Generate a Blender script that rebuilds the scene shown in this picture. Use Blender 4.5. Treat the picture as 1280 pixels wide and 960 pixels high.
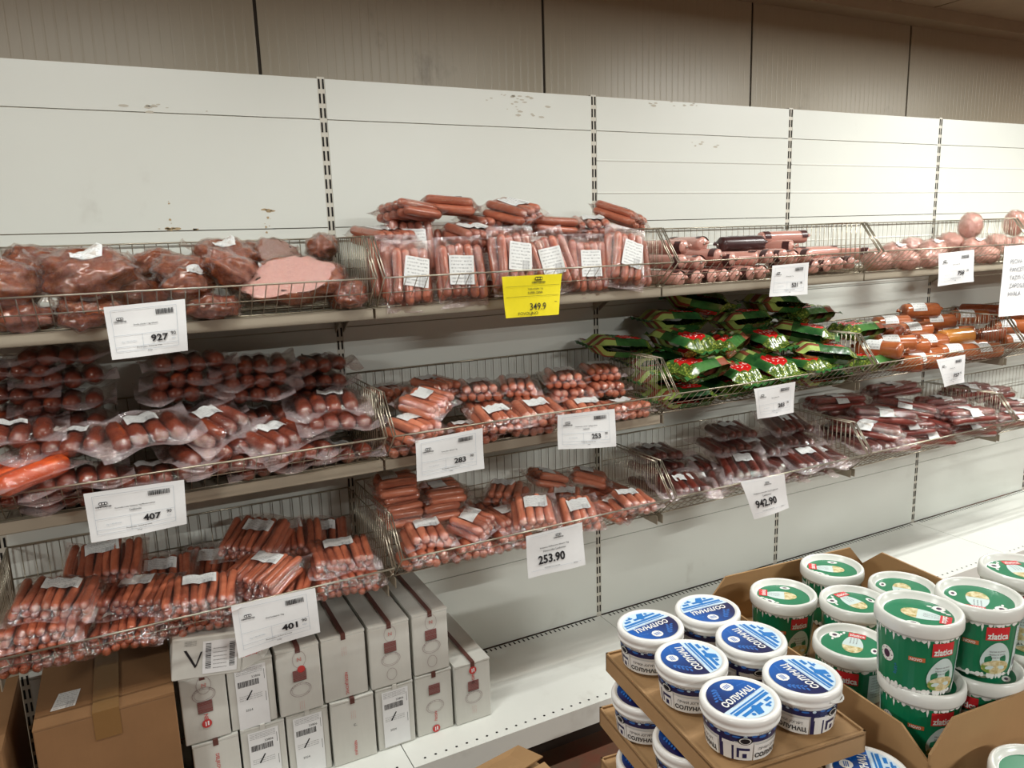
import bpy, bmesh, math, random
import numpy as np
from mathutils import Vector, Matrix, Euler, noise
for o in list(bpy.data.objects): bpy.data.objects.remove(o, do_unlink=True)
scene = bpy.context.scene
COL = scene.collection
PI = math.pi
# ------------------------------------------------------------------ camera
cd = bpy.data.cameras.new('camera'); cam = bpy.data.objects.new('camera', cd); COL.objects.link(cam)
cd.sensor_width = 36; cd.lens = 950.5/1280*36; cd.clip_start = .02; cd.clip_end = 60
def cam_matrix(loc, yaw, pitch, roll):
    cy,sy = math.cos(yaw),math.sin(yaw); cp,sp = math.cos(pitch),math.sin(pitch); cr,sr = math.cos(roll),math.sin(roll)
    f = Vector((sy*cp, cy*cp, sp)); r = Vector((cy,-sy,0)); u = r.cross(f)
    r2 = cr*r+sr*u; u2 = -sr*r+cr*u
    m = Matrix((r2,u2,-f)).transposed().to_4x4(); m.translation = Vector(loc)
    return m
cam.matrix_world = cam_matrix((-.6242,-2.4663,1.7542), .46959, -.18891, -.03213)
scene.camera = cam
# ------------------------------------------------------------------ world, exposure, lamps
w = bpy.data.worlds.new('hall_ambience'); scene.world = w; w.use_nodes = True
w.node_tree.nodes['Background'].inputs[0].default_value = (1,.86,.70,1)
w.node_tree.nodes['Background'].inputs[1].default_value = .085
vs = scene.view_settings
vs.view_transform = 'Standard'; vs.look = 'None'; vs.gamma = 1; vs.use_curve_mapping = False
vs.exposure = 0.27
scene.cycles.transparent_max_bounces = 28
scene.cycles.max_bounces = 8
LAMPS = [(-.75,-1.15,2.72,.27),(1.0,-1.15,2.72,.25),(2.9,-1.15,2.72,.66),(4.8,-1.15,2.72,.6),(-3.9,-3.4,2.72,2.0),(1.6,-4.8,2.72,1.75),(5.4,-4.2,2.72,1.6)]
LAMP_W = 62

# ------------------------------------------------------------------ materials
def lin(c):
    return tuple(((v/255)/12.92 if v/255 <= .04045 else ((v/255+.055)/1.055)**2.4) for v in c)
class NT:
    def __init__(s, name):
        s.m = bpy.data.materials.new(name); s.m.use_nodes = True
        s.t = s.m.node_tree; s.t.nodes.clear()
        s.out = s.n('ShaderNodeOutputMaterial')
    def n(s, typ, **k):
        x = s.t.nodes.new(typ)
        for a,v in k.items(): setattr(x,a,v)
        return x
    def l(s, a, b): s.t.links.new(a, b)
    def math(s, op, a, b=None, c=None):
        x = s.n('ShaderNodeMath', operation=op)
        for i,v in enumerate((a,b,c)):
            if v is None: continue
            if hasattr(v,'is_linked'): s.l(v, x.inputs[i])
            else: x.inputs[i].default_value = v
        return x.outputs[0]
    def mix(s, f, a, b):
        x = s.n('ShaderNodeMix', data_type='RGBA')
        for i,v in ((0,f),(6,a),(7,b)):
            if hasattr(v,'is_linked'): s.l(v, x.inputs[i])
            else: x.inputs[i].default_value = v if i==0 else (*v[:3],1)
        return x.outputs[2]
    def noise(s, scale, detail=3, rough=.5, coord='Object', vec=None, stretch=None):
        if vec is None:
            vec = s.n('ShaderNodeTexCoord').outputs[coord]
        if stretch:
            mp = s.n('ShaderNodeMapping'); mp.inputs['Scale'].default_value = stretch; s.l(vec, mp.inputs[0]); vec = mp.outputs[0]
        x = s.n('ShaderNodeTexNoise'); x.inputs['Scale'].default_value = scale
        x.inputs['Detail'].default_value = detail; x.inputs['Roughness'].default_value = rough
        s.l(vec, x.inputs['Vector'])
        return x.outputs[0]
    def ramp(s, f, a, b):
        x = s.n('ShaderNodeMapRange'); x.inputs[1].default_value = a; x.inputs[2].default_value = b
        s.l(f, x.inputs[0]); return x.outputs[0]
    def bsdf(s, col, rough=.5, metal=0, spec=.5, coat=0, bump=None, bstr=.3, bdist=.002, sss=0):
        p = s.n('ShaderNodeBsdfPrincipled')
        if hasattr(col,'is_linked'): s.l(col, p.inputs['Base Color'])
        else: p.inputs['Base Color'].default_value = (*col[:3],1)
        if hasattr(rough,'is_linked'): s.l(rough, p.inputs['Roughness'])
        else: p.inputs['Roughness'].default_value = rough
        p.inputs['Metallic'].default_value = metal
        p.inputs['Specular IOR Level'].default_value = spec
        p.inputs['Coat Weight'].default_value = coat
        p.inputs['Coat Roughness'].default_value = .12
        if bump is not None:
            b = s.n('ShaderNodeBump'); b.inputs['Strength'].default_value = bstr; b.inputs['Distance'].default_value = bdist
            s.l(bump, b.inputs['Height']); s.l(b.outputs[0], p.inputs['Normal'])
        s.l(p.outputs[0], s.out.inputs[0]); s.p = p
        return s.m
def simple(name, rgb, rough=.5, metal=0, spec=.5, var=.0, vscale=8, coat=0, bump=0, bscale=60):
    t = NT(name); c = lin(rgb)
    if var:
        f = t.noise(vscale, 4, .6)
        f = t.ramp(f, .3, .7)
        c = t.mix(f, tuple(v*(1-var) for v in c), tuple(min(1,v*(1+var)) for v in c))
    b = t.noise(bscale, 3) if bump else None
    return t.bsdf(c, rough, metal, spec, coat, b, bump, .002)
def paint_mat(name, rgb, rough, stain=.10):
    t = NT(name); c = lin(rgb)
    pos = t.n('ShaderNodeNewGeometry').outputs['Position']
    n1 = t.noise(2.2, 5, .65, vec=pos); n2 = t.noise(11, 4, .6, vec=pos, stretch=(1,1,.6))
    m = t.math('MULTIPLY', t.ramp(n1,.60,.74), t.ramp(n2,.5,.68))
    col = t.mix(t.math('MULTIPLY', m, stain*3.0), c, lin((120,105,85)))
    col = t.mix(t.math('MULTIPLY', t.ramp(n1,.3,.7), .06), col, lin((170,160,140)))
    return t.bsdf(col, rough, 0, .45, 0, t.noise(38,2,vec=pos), .05, .002)
M = {}
M['panel'] = paint_mat('white_powder_coat', (222,226,219), .32)
M['base'] = paint_mat('white_base_deck_paint', (230,233,227), .42)
M['post'] = simple('post_paint', (206,203,190), .4)
M['slot'] = simple('dark_slot', (22,20,18), .9)
M['wire'] = simple('zinc_wire', (150,140,122), .36, .75, .5, .1, 30)
M['wirerim'] = simple('zinc_rod', (176,168,150), .3, .8, .5, .1, 20)
M['shelfgrey'] = simple('shelf_paint', (170,161,143), .42, 0, .5, .05, 6)
M['bracket'] = simple('bracket_steel', (168,160,142), .4, .3)
def wall_mat():
    t = NT('sandwich_panel_paint'); pos = t.n('ShaderNodeNewGeometry').outputs['Position']
    n1 = t.noise(3,5,.7,vec=pos); n2 = t.noise(14,4,.6,vec=pos,stretch=(1,1,.35))
    m = t.math('MULTIPLY', t.ramp(n1,.57,.72), t.ramp(n2,.52,.66))
    c = t.mix(t.math('MULTIPLY',m,.5), lin((184,173,152)), lin((104,90,70)))
    c = t.mix(t.math('MULTIPLY',t.noise(45,3,vec=pos,stretch=(1,1,.08)),.22), c, lin((150,138,116)))
    return t.bsdf(c,.33,0,.5)
M['wall'] = wall_mat()
M['joint'] = simple('joint_seal', (60,52,42), .8)
M['ceil'] = simple('ceiling_paint', (176,164,142), .6, var=.06)
def floor_mat():
    t = NT('red_brown_floor'); pos = t.n('ShaderNodeNewGeometry').outputs['Position']
    c = t.mix(t.ramp(t.noise(5,5,.65,vec=pos),.35,.68), lin((120,66,50)), lin((96,84,66)))
    c = t.mix(t.math('MULTIPLY',t.noise(60,2,vec=pos),.3), c, lin((62,42,36)))
    return t.bsdf(c,.45,0,.4)
M['floor'] = floor_mat()
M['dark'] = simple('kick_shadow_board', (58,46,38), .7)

def film_mat(name, milky=.05, base=.09, rough=.11, tint=(255,250,246), wr=55, bstr=.5):
    t = NT(name)
    bn = t.n('ShaderNodeBump'); bn.inputs['Strength'].default_value = bstr; bn.inputs['Distance'].default_value = .010
    t.l(t.math('ADD', t.noise(wr,3,.6), t.math('MULTIPLY', t.noise(wr*3.4,2,.5), .30)), bn.inputs['Height'])
    tr = t.n('ShaderNodeBsdfTransparent'); tr.inputs[0].default_value = (*lin(tint),1)
    gl = t.n('ShaderNodeBsdfGlossy'); gl.inputs['Roughness'].default_value = rough; gl.inputs[0].default_value = (.95,.95,.95,1); t.l(bn.outputs[0], gl.inputs['Normal'])
    df = t.n('ShaderNodeBsdfDiffuse'); df.inputs[0].default_value = (*lin((214,198,200)),1); t.l(bn.outputs[0], df.inputs['Normal'])
    at = t.n('ShaderNodeAttribute', attribute_name='seal')
    mk = t.math('ADD', t.math('MULTIPLY', t.math('POWER', at.outputs['Fac'], 1.5), .27), milky)
    m1 = t.n('ShaderNodeMixShader'); t.l(mk, m1.inputs[0]); t.l(tr.outputs[0], m1.inputs[1]); t.l(df.outputs[0], m1.inputs[2])
    lw = t.n('ShaderNodeFresnel'); lw.inputs[0].default_value = 1.42; t.l(bn.outputs[0], lw.inputs[1])
    f = t.math('MINIMUM', t.math('ADD', t.math('MULTIPLY', lw.outputs[0], .8), base-.04), .45)
    m2 = t.n('ShaderNodeMixShader'); t.l(f, m2.inputs[0]); t.l(m1.outputs[0], m2.inputs[1]); t.l(gl.outputs[0], m2.inputs[2])
    t.l(m2.outputs[0], t.out.inputs[0]); return t.m
M['film'] = film_mat('clear_vacuum_film', .02, .13, .11, wr=48, bstr=.75)
M['flange'] = film_mat('sealed_film_edge', .40, .12, .16, (246,236,240), 30, .7)
M['bagfilm'] = film_mat('crinkled_bag_film', .012, .125, .10, (255,250,246), 24, .8)
def meat_mat(name, a, b, rough=.34, scale=40, stretch=(1,1,1), spec=.5, dark=None):
    t = NT(name)
    f = t.ramp(t.noise(scale,5,.65,stretch=stretch),.34,.66)
    c = t.mix(f, lin(a), lin(b))
    ri = t.n('ShaderNodeObjectInfo').outputs['Random']
    c = t.mix(t.math('MULTIPLY', ri, .35), c, lin(tuple(v*.78 for v in a)))
    if dark: c = t.mix(t.ramp(t.noise(18,4,.7),.55,.75), c, lin(dark))
    return t.bsdf(c, rough, 0, spec, .7, t.noise(scale*2,3), .25, .002)
M['frank'] = meat_mat('frankfurter_skin', (176,98,74),(194,120,92))
M['hot'] = meat_mat('orange_sausage_skin', (206,122,92),(220,142,112))
M['smok'] = meat_mat('smoked_sausage_skin', (126,52,30),(160,76,44))
M['thin'] = meat_mat('thin_sausage_skin', (176,94,66),(198,118,88))
M['dark'+'s'] = meat_mat('dark_sausage_skin', (92,36,28),(122,54,42))
M['bund'] = meat_mat('dark_red_sausage_skin', (116,44,36),(142,60,48))
M['orng'] = meat_mat('bright_orange_skin', (214,84,34),(226,104,48))
M['meat'] = meat_mat('smoked_meat', (114,48,20),(174,94,44),.22,14,dark=(70,27,14))
M['hamface'] = meat_mat('pale_cut_ham', (226,186,178),(214,160,152),.35,30)
M['fat'] = meat_mat('grey_cut_face', (176,146,134),(150,110,100),.4,30)
M['bol'] = meat_mat('pink_ham_skin', (206,150,138),(224,178,166),.34,30,dark=(176,110,98))
M['log'] = meat_mat('pink_log_casing', (196,140,126),(212,160,146),.26,20,(1,.2,1))
M['logdark'] = simple('dark_casing_print', (70,40,40), .3, 0, .5, .2, 60)
M['dlog'] = simple('dark_log_casing', (58,34,34), .3, 0, .5, .15, 40)
M['olog'] = meat_mat('orange_casing', (164,86,46),(184,108,62),.24,25)
M['amber'] = meat_mat('amber_casing', (216,138,56),(228,156,76),.24,25)
M['ologd'] = meat_mat('brown_orange_casing', (140,66,36),(160,84,50),.26,25)
M['clip'] = simple('aluminium_clip', (190,186,178), .3, .9)
M['paper'] = simple('white_paper', (236,238,238), .6, var=.02, vscale=40)
M['yellow'] = simple('yellow_paper', (238,222,20), .6, var=.03, vscale=40)
M['ink'] = simple('black_print', (28,28,32), .6)
M['inkgrey'] = simple('grey_print', (120,122,128), .6)
M['inkfaint'] = simple('faint_rule_print', (176,186,196), .6)
def label_mat():
    t = NT('printed_label'); uv = t.n('ShaderNodeTexCoord').outputs['UV']
    sx = t.n('ShaderNodeSeparateXYZ'); t.l(uv, sx.inputs[0]); u,v = sx.outputs[0], sx.outputs[1]
    line = t.math('GREATER_THAN', t.math('FRACT', t.math('MULTIPLY', v, 8.5)), .62)
    br = t.math('GREATER_THAN', t.noise(1,2,.5,vec=uv,stretch=(26,8.5,1)), .49)
    inu = t.math('MULTIPLY', t.math('GREATER_THAN',u,.08), t.math('LESS_THAN',u,.92))
    bc = t.math('MULTIPLY', t.math('MULTIPLY', t.math('GREATER_THAN', u, .58), t.math('LESS_THAN', v, .38)), t.math('GREATER_THAN', t.noise(1,0,0,vec=uv,stretch=(70,.1,1)), .5))
    k = t.math('MULTIPLY', t.math('MULTIPLY', line, br), inu)
    k = t.math('MAXIMUM', t.math('MULTIPLY',k,.5), t.math('MULTIPLY', t.math('MULTIPLY',bc,inu), .6))
    c = t.mix(k, lin((224,226,224)), lin((70,72,80)))
    return t.bsdf(c, .5)
M['label'] = label_mat()
def carton_mat(name, rgb, var):
    t = NT(name); c = lin(rgb)
    f = t.ramp(t.noise(7,5,.6),.3,.7); g = t.noise(140,2,.5,stretch=(1,1,.1))
    col = t.mix(f, tuple(v*(1-var) for v in c), c); col = t.mix(t.math('MULTIPLY',g,.14), col, tuple(v*.6 for v in c))
    return t.bsdf(col,.62,0,.3,0,t.noise(50,3),.08,.002)
M['carton'] = carton_mat('white_carton', (214,214,206), .08)
M['kraft'] = carton_mat('kraft_cardboard', (176,140,98), .12)
M['kraftdark'] = carton_mat('brown_cardboard', (142,106,72), .14)
M['tape'] = simple('brown_tape', (128,96,58), .25)
M['redtape'] = simple('red_brown_tape', (98,62,56), .35)
M['redink'] = simple('red_print', (196,62,60), .6)
M['pinkink'] = simple('pale_red_print', (206,142,136), .6)
M['ovalink'] = simple('grey_violet_print', (150,128,130), .6)
M['plastic'] = simple('white_plastic', (240,240,236), .28, 0, .5)
M['pearl'] = simple('pearly_lid_plastic', (228,230,224), .25, 0, .5)
M['navy'] = simple('navy_print', (34,36,84), .3)
M['blue'] = simple('blue_print', (34,120,196), .3)
M['sky'] = simple('pale_blue_print', (206,228,244), .3)
def grad_mat():
    t = NT('navy_to_blue_print'); s = t.n('ShaderNodeSeparateXYZ'); t.l(t.n('ShaderNodeTexCoord').outputs['Object'], s.inputs[0])
    f = t.ramp(t.math('ADD', s.outputs[0], t.math('MULTIPLY', s.outputs[1], .2)), -.03, .045)
    return t.bsdf(t.mix(f, lin((18,24,78)), lin((16,92,178))), .28)
M['grad'] = grad_mat()
M['leaf'] = simple('leaf_blue_print', (50,110,190), .3)
M['green'] = simple('green_print', (16,122,82), .28)
M['red'] = simple('red_label_print', (212,44,52), .3)
M['egg'] = simple('pale_dome_print', (206,224,222), .3)
def food_mat():
    t = NT('food_picture_print')
    c = t.mix(t.ramp(t.noise(90,3,.6),.35,.65), lin((236,226,190)), lin((176,150,70)))
    c = t.mix(t.ramp(t.noise(60,2,.5),.58,.66), c, lin((120,150,60)))
    return t.bsdf(c,.3)
M['food'] = food_mat()
M['purple'] = simple('purple_print', (70,40,70), .3)
M['orangeink'] = simple('orange_print', (206,110,66), .3)
def bag_mat():
    t = NT('green_foil_bag'); s = t.n('ShaderNodeSeparateXYZ'); t.l(t.n('ShaderNodeTexCoord').outputs['Object'], s.inputs[0])
    x,y = s.outputs[0], s.outputs[1]
    base = t.mix(t.ramp(t.noise(20,2),.35,.65), lin((34,78,40)), lin((66,118,58)))
    st = t.math('FRACT', t.math('MULTIPLY', t.math('ADD', x, .2), 17.5))
    stripe = t.mix(t.math('GREATER_THAN', st, .46), lin((166,190,104)), lin((140,78,58)))
    stripe = t.mix(t.math('GREATER_THAN', st, .86), stripe, lin((214,222,190)))
    endz = t.math('GREATER_THAN', y, .035)
    c = t.mix(endz, base, stripe)
    v = t.n('ShaderNodeTexVoronoi'); v.inputs['Scale'].default_value = 120; t.l(t.n('ShaderNodeTexCoord').outputs['Object'], v.inputs[0])
    gold = t.mix(t.ramp(v.outputs[0],.1,.5), lin((178,188,84)), lin((72,98,36)))
    front = t.math('LESS_THAN', y, -.066)
    c = t.mix(front, c, gold)
    ex = t.math('ADD', t.math('POWER', t.math('DIVIDE', x, .040), 2.0), t.math('POWER', t.math('DIVIDE', t.math('ADD', y, .02), .034), 2.0))
    xs = t.math('ABSOLUTE', x)
    ex = t.math('ADD', t.math('POWER', t.math('DIVIDE', xs, .048), 2.0), t.math('POWER', t.math('DIVIDE', t.math('ABSOLUTE', t.math('ADD', y, .028)), .040), 2.0))
    inside = t.math('LESS_THAN', ex, 1.0)
    redc = t.mix(t.math('GREATER_THAN', t.noise(1,1,.4,stretch=(220,60,1)), .60), lin((206,34,34)), lin((240,214,208)))
    redc = t.mix(t.math('LESS_THAN', t.math('ABSOLUTE', t.math('ADD', y, .028)), .014), lin((206,34,34)), redc)
    c = t.mix(inside, c, redc)
    return t.bsdf(c,.2,0,.6,.3,t.noise(38,3,.6),.6,.004)
M['bag'] = bag_mat()
M['seal'] = simple('dark_green_seal',(52,104,54),.28,0,.6,.3,50)
M['bagside'] = simple('striped_bag_side', (120,150,70), .25)
M['lampbody'] = simple('lamp_housing', (220,220,215), .5)

# ------------------------------------------------------------------ mesh helpers
class MB:
    def __init__(s): s.v=[]; s.f=[]; s.m=[]; s.uv=None
    def add(s, vs, fs, mi=0):
        b=len(s.v); s.v += [tuple(p) for p in vs]; s.f += [tuple(i+b for i in f) for f in fs]; s.m += [mi]*len(fs)
    def box(s, a, b, mi=0):
        x0,y0,z0=a; x1,y1,z1=b
        s.add([(x0,y0,z0),(x1,y0,z0),(x1,y1,z0),(x0,y1,z0),(x0,y0,z1),(x1,y0,z1),(x1,y1,z1),(x0,y1,z1)],
              [(3,2,1,0),(4,5,6,7),(0,1,5,4),(1,2,6,5),(2,3,7,6),(3,0,4,7)], mi)
    def quad(s, a,b,c,d, mi=0): s.add([a,b,c,d],[(0,1,2,3)],mi)
    def tube(s, pts, r, n=5, mi=0, cap=True):
        pts=[Vector(p) for p in pts]; rings=[]
        for i,p in enumerate(pts):
            d=(pts[min(i+1,len(pts)-1)]-pts[max(i-1,0)]).normalized()
            a=Vector((0,0,1)) if abs(d.z)<.9 else Vector((1,0,0))
            u=d.cross(a).normalized(); w=d.cross(u)
            rr=r if not hasattr(r,'__len__') else r[i]
            rings.append([p+(u*math.cos(2*PI*k/n)+w*math.sin(2*PI*k/n))*rr for k in range(n)])
        vs=[v for q in rings for v in q]; fs=[]
        for i in range(len(pts)-1):
            for k in range(n):
                fs.append((i*n+k, i*n+(k+1)%n, (i+1)*n+(k+1)%n, (i+1)*n+k))
        if cap: fs += [tuple(range(n))[::-1], tuple((len(pts)-1)*n+k for k in range(n))]
        s.add(vs,fs,mi)
    def lathe(s, prof, n=40, mi=0, c=(0,0,0), capb=False, capt=False):
        vs=[]; fs=[]
        for r,z in prof:
            vs += [(c[0]+r*math.cos(2*PI*k/n), c[1]+r*math.sin(2*PI*k/n), c[2]+z) for k in range(n)]
        for i in range(len(prof)-1):
            for k in range(n): fs.append((i*n+k, i*n+(k+1)%n, (i+1)*n+(k+1)%n, (i+1)*n+k))
        if capb: fs.append(tuple(range(n))[::-1])
        if capt: fs.append(tuple((len(prof)-1)*n+k for k in range(n)))
        s.add(vs,fs,mi)
    def mesh(s, name, mats, smooth=False):
        me=bpy.data.meshes.new(name); me.from_pydata(s.v,[],s.f)
        for m in (mats if isinstance(mats,(list,tuple)) else [mats]): me.materials.append(M[m] if isinstance(m,str) else m)
        if any(s.m): me.polygons.foreach_set('material_index', s.m)
        if smooth: me.polygons.foreach_set('use_smooth',[True]*len(s.f))
        if s.uv is not None:
            l=me.uv_layers.new(name='uv')
            for p in me.polygons:
                for li in p.loop_indices: l.data[li].uv = s.uv[me.loops[li].vertex_index]
        me.update(); return me
    def obj(s, name, mats, parent=None, smooth=False): return link(name, s.mesh(name,mats,smooth), parent)
def link(name, me, parent=None):
    o=bpy.data.objects.new(name, me); COL.objects.link(o)
    if parent is not None: o.parent=parent
    return o
def tag(o, label, cat, group=None, kind=None):
    o['label']=label; o['category']=cat
    if group: o['group']=group
    if kind: o['kind']=kind
    return o
def empty(name, loc=(0,0,0), rot=(0,0,0)):
    o=bpy.data.objects.new(name,None); COL.objects.link(o); o.location=loc; o.rotation_euler=rot; o.empty_display_size=.05
    return o
def stuff(o): o['kind']='stuff'; return o
# text as flat geometry
_tc={}
def text_geo(body, bold=0.0):
    k=(body,bold)
    if k in _tc: return _tc[k]
    c=bpy.data.curves.new('lettering','FONT'); c.body=body; c.size=1; c.resolution_u=2; c.offset=bold; c.align_x='CENTER'; c.align_y='CENTER'
    o=bpy.data.objects.new('lettering',c); COL.objects.link(o)
    dg=bpy.context.evaluated_depsgraph_get(); dg.update()
    me=o.evaluated_get(dg).to_mesh()
    vs=np.array([tuple(v.co) for v in me.vertices]); fs=[tuple(p.vertices) for p in me.polygons]
    o.evaluated_get(dg).to_mesh_clear()
    bpy.data.objects.remove(o); bpy.data.curves.remove(c)
    if len(vs)==0: r=(np.zeros((0,2)),[],1,1)
    else:
        mn=vs[:,:2].min(0); mx=vs[:,:2].max(0)
        r=(vs[:,:2]-(mn+mx)/2, fs, mx[0]-mn[0], mx[1]-mn[1])
    _tc[k]=r; return r
def put_text(mb, body, cx, cy, mapf, width=None, height=None, mi=0, bold=0.0, rot=0, squeeze=1):
    vs,fs,tw,th=text_geo(body,bold)
    if not len(vs): return
    s=(width/tw) if width else height/th
    sx=s*squeeze if not width or not height else width/tw
    sy=s if not (width and height) else height/th
    c,si=math.cos(rot),math.sin(rot)
    mb.add([mapf(cx+x*sx*c-y*sy*si, cy+x*sx*si+y*sy*c) for x,y in vs], fs, mi)

# ------------------------------------------------------------------ setting
W0,W1=-2,5
mb=MB(); mb.box((-8,-9,-.1),(9,.6,0)); o=mb.obj('floor','floor'); tag(o,'worn red-brown shop floor under the shelves','floor',kind='structure')
c=empty('ceiling'); tag(c,'pale panelled ceiling above the back wall','ceiling',kind='structure')
for i in range(15):
    x=-8+i*1.13; mb=MB(); mb.box((x,-9,2.86),(x+1.115,.6,2.96)); mb.obj('ceiling_panel','ceil',c)
mb=MB(); mb.box((-8,.28,2.80),(9,.40,2.86)); mb.obj('ceiling_cove','ceil',c)
wl=empty('wall_back'); tag(wl,'brownish ribbed metal sandwich-panel wall behind the shelving','wall',kind='structure')
xj=-.106-1.13*7
for i in range(15):
    x0=xj+i*1.13; mb=MB(); n=34; p=(1.13-.012)/n
    pts=[]
    for k in range(n):
        a=x0+.006+k*p; pts += [(a,.4),(a+p*.80,.4),(a+p*.86,.4004),(a+p*.94,.4004)]
    pts.append((x0+1.124,.4))
    vs=[(x,y,0) for x,y in pts]+[(x,y,2.86) for x,y in pts]; m=len(pts)
    mb.add(vs,[(k,k+1,m+k+1,m+k) for k in range(m-1)])
    mb.box((x0+.006,.404,0),(x0+1.124,.48,2.86))
    mb.obj('wall_panel','wall',wl)
    mb=MB(); mb.box((x0-.006,.405,0),(x0+.006,.45,2.86)); mb.obj('panel_joint','joint',wl)

# ------------------------------------------------------------------ shelving bays
ZL=[2.258,2.136,1.807,1.486,1.166,.846,.527,.2]
NB=['far left bay, cut by the left edge of the photograph','second bay from the left, behind the frankfurters','third bay, behind the green bags','fourth bay, behind the orange logs','rightmost bay, cut by the right edge']
def shared(fn):
    return fn
panel_me={}
def panel_mesh(h, ribs):
    k=(round(h,3),ribs)
    if k in panel_me: return panel_me[k]
    mb=MB(); wd=.5-.012; e=.0014
    mb.box((-wd,0,e),(wd,.012,h-e))
    # folded lips top and bottom, slightly proud
    if ribs:
        for z in (h*.32,h*.68):
            mb.add([(-wd,-.0003,z-.004),(wd,-.0003,z-.004),(wd,-.0022,z),(-wd,-.0022,z),(wd,-.0003,z+.004),(-wd,-.0003,z+.004)],[(0,1,2,3),(3,2,4,5)])
    panel_me[k]=mb.mesh('back_panel','panel'); return panel_me[k]
slot_me=None
def post_parts(par,x):
    global slot_me
    o=link('upright_post', post_me, par); o.location=(x,0,0)
    s=link('post_slots', slots_me, o); stuff(s)
mb=MB(); mb.box((-.0115,.001,0),(.0115,.045,2.262)); post_me=mb.mesh('upright_post','post')
mb=MB(); z=.215
while z<2.24:
    for dx in (-.0062,.0062): mb.box((dx-.0026,-.0004,z),(dx+.0026,.0012,z+.029))
    z+=.0428
slots_me=mb.mesh('post_slots','slot')
hole=MB()
for i in range(27):
    x=-.455+i*.035
    n=8; hole.add([(x+.0042*math.cos(2*PI*k/n),-.478+.0042*math.sin(2*PI*k/n),.2006) for k in range(n)],[tuple(range(n))])
for i in range(46):
    x=-.46+i*.0204
    hole.add([(x-.003,-.030,.2006),(x+.003,-.030,.2006),(x+.003,-.012,.2006),(x-.003,-.012,.2006)],[(0,1,2,3)])
hole_me=hole.mesh('deck_holes','slot')
mb=MB(); mb.box((-.4985,-.505,.196),(.4985,-.008,.2)); mb.box((-.4985,-.505,.128),(.4985,-.499,.1962)); mb.box((-.4985,-.505,.124),(.4985,-.47,.128))
deck_me=mb.mesh('base_deck','base')
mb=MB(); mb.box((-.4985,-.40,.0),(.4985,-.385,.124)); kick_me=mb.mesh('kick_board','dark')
for b in range(5):
    x0=-1+b; r=empty('shelving_bay',(x0+.5,0,0))
    tag(r,'white metal shelving bay: '+NB[b],'shelving','white shelving bays')
    for i in range(7):
        h=ZL[i]-ZL[i+1]
        o=link('back_panel',panel_mesh(h, b>=2 and i==1 or i in (2,)),r); o.location=(0,0,ZL[i+1])
    post_parts(r,-.5)
    if b==4: post_parts(r,.5)
    d=link('base_deck',deck_me,r); stuff(link('deck_holes',hole_me,d))
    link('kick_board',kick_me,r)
M['rust'] = simple('rust_mark', (176,154,118), .7)
M['smudge'] = simple('grey_smudge', (190,185,170), .6)
def stain(par,mat,x,z,w,h,seed,n):
    rnd=random.Random(seed); mb=MB()
    for k in range(n):
        cx,cz=x+rnd.gauss(0,w),z+rnd.gauss(0,h); r=rnd.uniform(.25,1)*.009
        mb.add([(cx+r*(1.8 if w>h else .6)*rnd.uniform(.5,1)*math.cos(a*PI/4),-.0006,cz+r*.6*rnd.uniform(.5,1)*math.sin(a*PI/4)) for a in range(8)],[tuple(range(7,-1,-1))])
    stuff(mb.obj('stain_marks',mat,par))
bays=[o for o in bpy.data.objects if o.name.startswith('shelving_bay')]
stain(bays[0],'rust',.032,1.812,.03,.003,3,9); stain(bays[0],'rust',.030,1.84,.002,.02,8,4)
stain(bays[0],'rust',.302,1.826,.004,.012,5,6); stain(bays[0],'rust',.30,1.862,.02,.002,6,4)
stain(bays[0],'smudge',.02,2.150,.06,.006,2,9)
stain(bays[1],'smudge',.16,2.205,.06,.02,4,16); stain(bays[1],'smudge',.18,2.24,.05,.004,9,8)
stain(bays[2],'smudge',-.10,2.245,.08,.005,12,10); stain(bays[2],'smudge',.02,2.10,.05,.006,13,6)
# metal shelves (two rows) with brackets
mb=MB(); mb.box((-.496,-.40,.027),(.496,-.004,.030)); mb.box((-.496,-.403,0),(.496,-.398,.030)); mb.box((-.496,-.403,0),(.496,-.385,.002)); sh_me=mb.mesh('shelf_board','shelfgrey')
mb=MB(); mb.box((-.496,-.403,0),(.496,-.398,.030)); mb.box((-.496,-.403,0),(.496,-.385,.002)); mb.box((-.496,-.03,.0),(.496,-.004,.030)); rail_me=mb.mesh('shelf_rails','shelfgrey')
mb=MB()
def bracket(mb,x):
    pr=[(-.003,.026),(-.39,.026),(-.39,.000),(-.15,-.012),(-.06,-.04),(-.003,-.075)]
    a=[(x-.0015,y,z) for y,z in pr]; c2=[(x+.0015,y,z) for y,z in pr]; n=len(pr)
    mb.add(a+c2,[tuple(range(n)),tuple(range(2*n-1,n-1,-1))]+[(i,(i+1)%n,n+(i+1)%n,n+i) for i in range(n)])
bracket(mb,0); br_me=mb.mesh('bracket','bracket')
RN={1:'top',2:'middle'}
CN=['far left bay','second bay','third bay','fourth bay','rightmost bay']
for row,z in ((1,1.545),(2,1.105)):
    for b in range(5 if row==1 else 2):
        r=empty('metal_shelf',(-.5+b,0,z)); tag(r,f'grey metal shelf carrying the {RN[row]} wire basket in the {CN[b]}','shelf',f'{RN[row]} row metal shelves')
        link('shelf_rails' if (row==1 and b in (3,)) else 'shelf_board', rail_me if (row==1 and b in (3,)) else sh_me, r)
        for sx in (-.487,.487):
            o=link('bracket',br_me,r); o.location=(sx,0,0)
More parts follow.
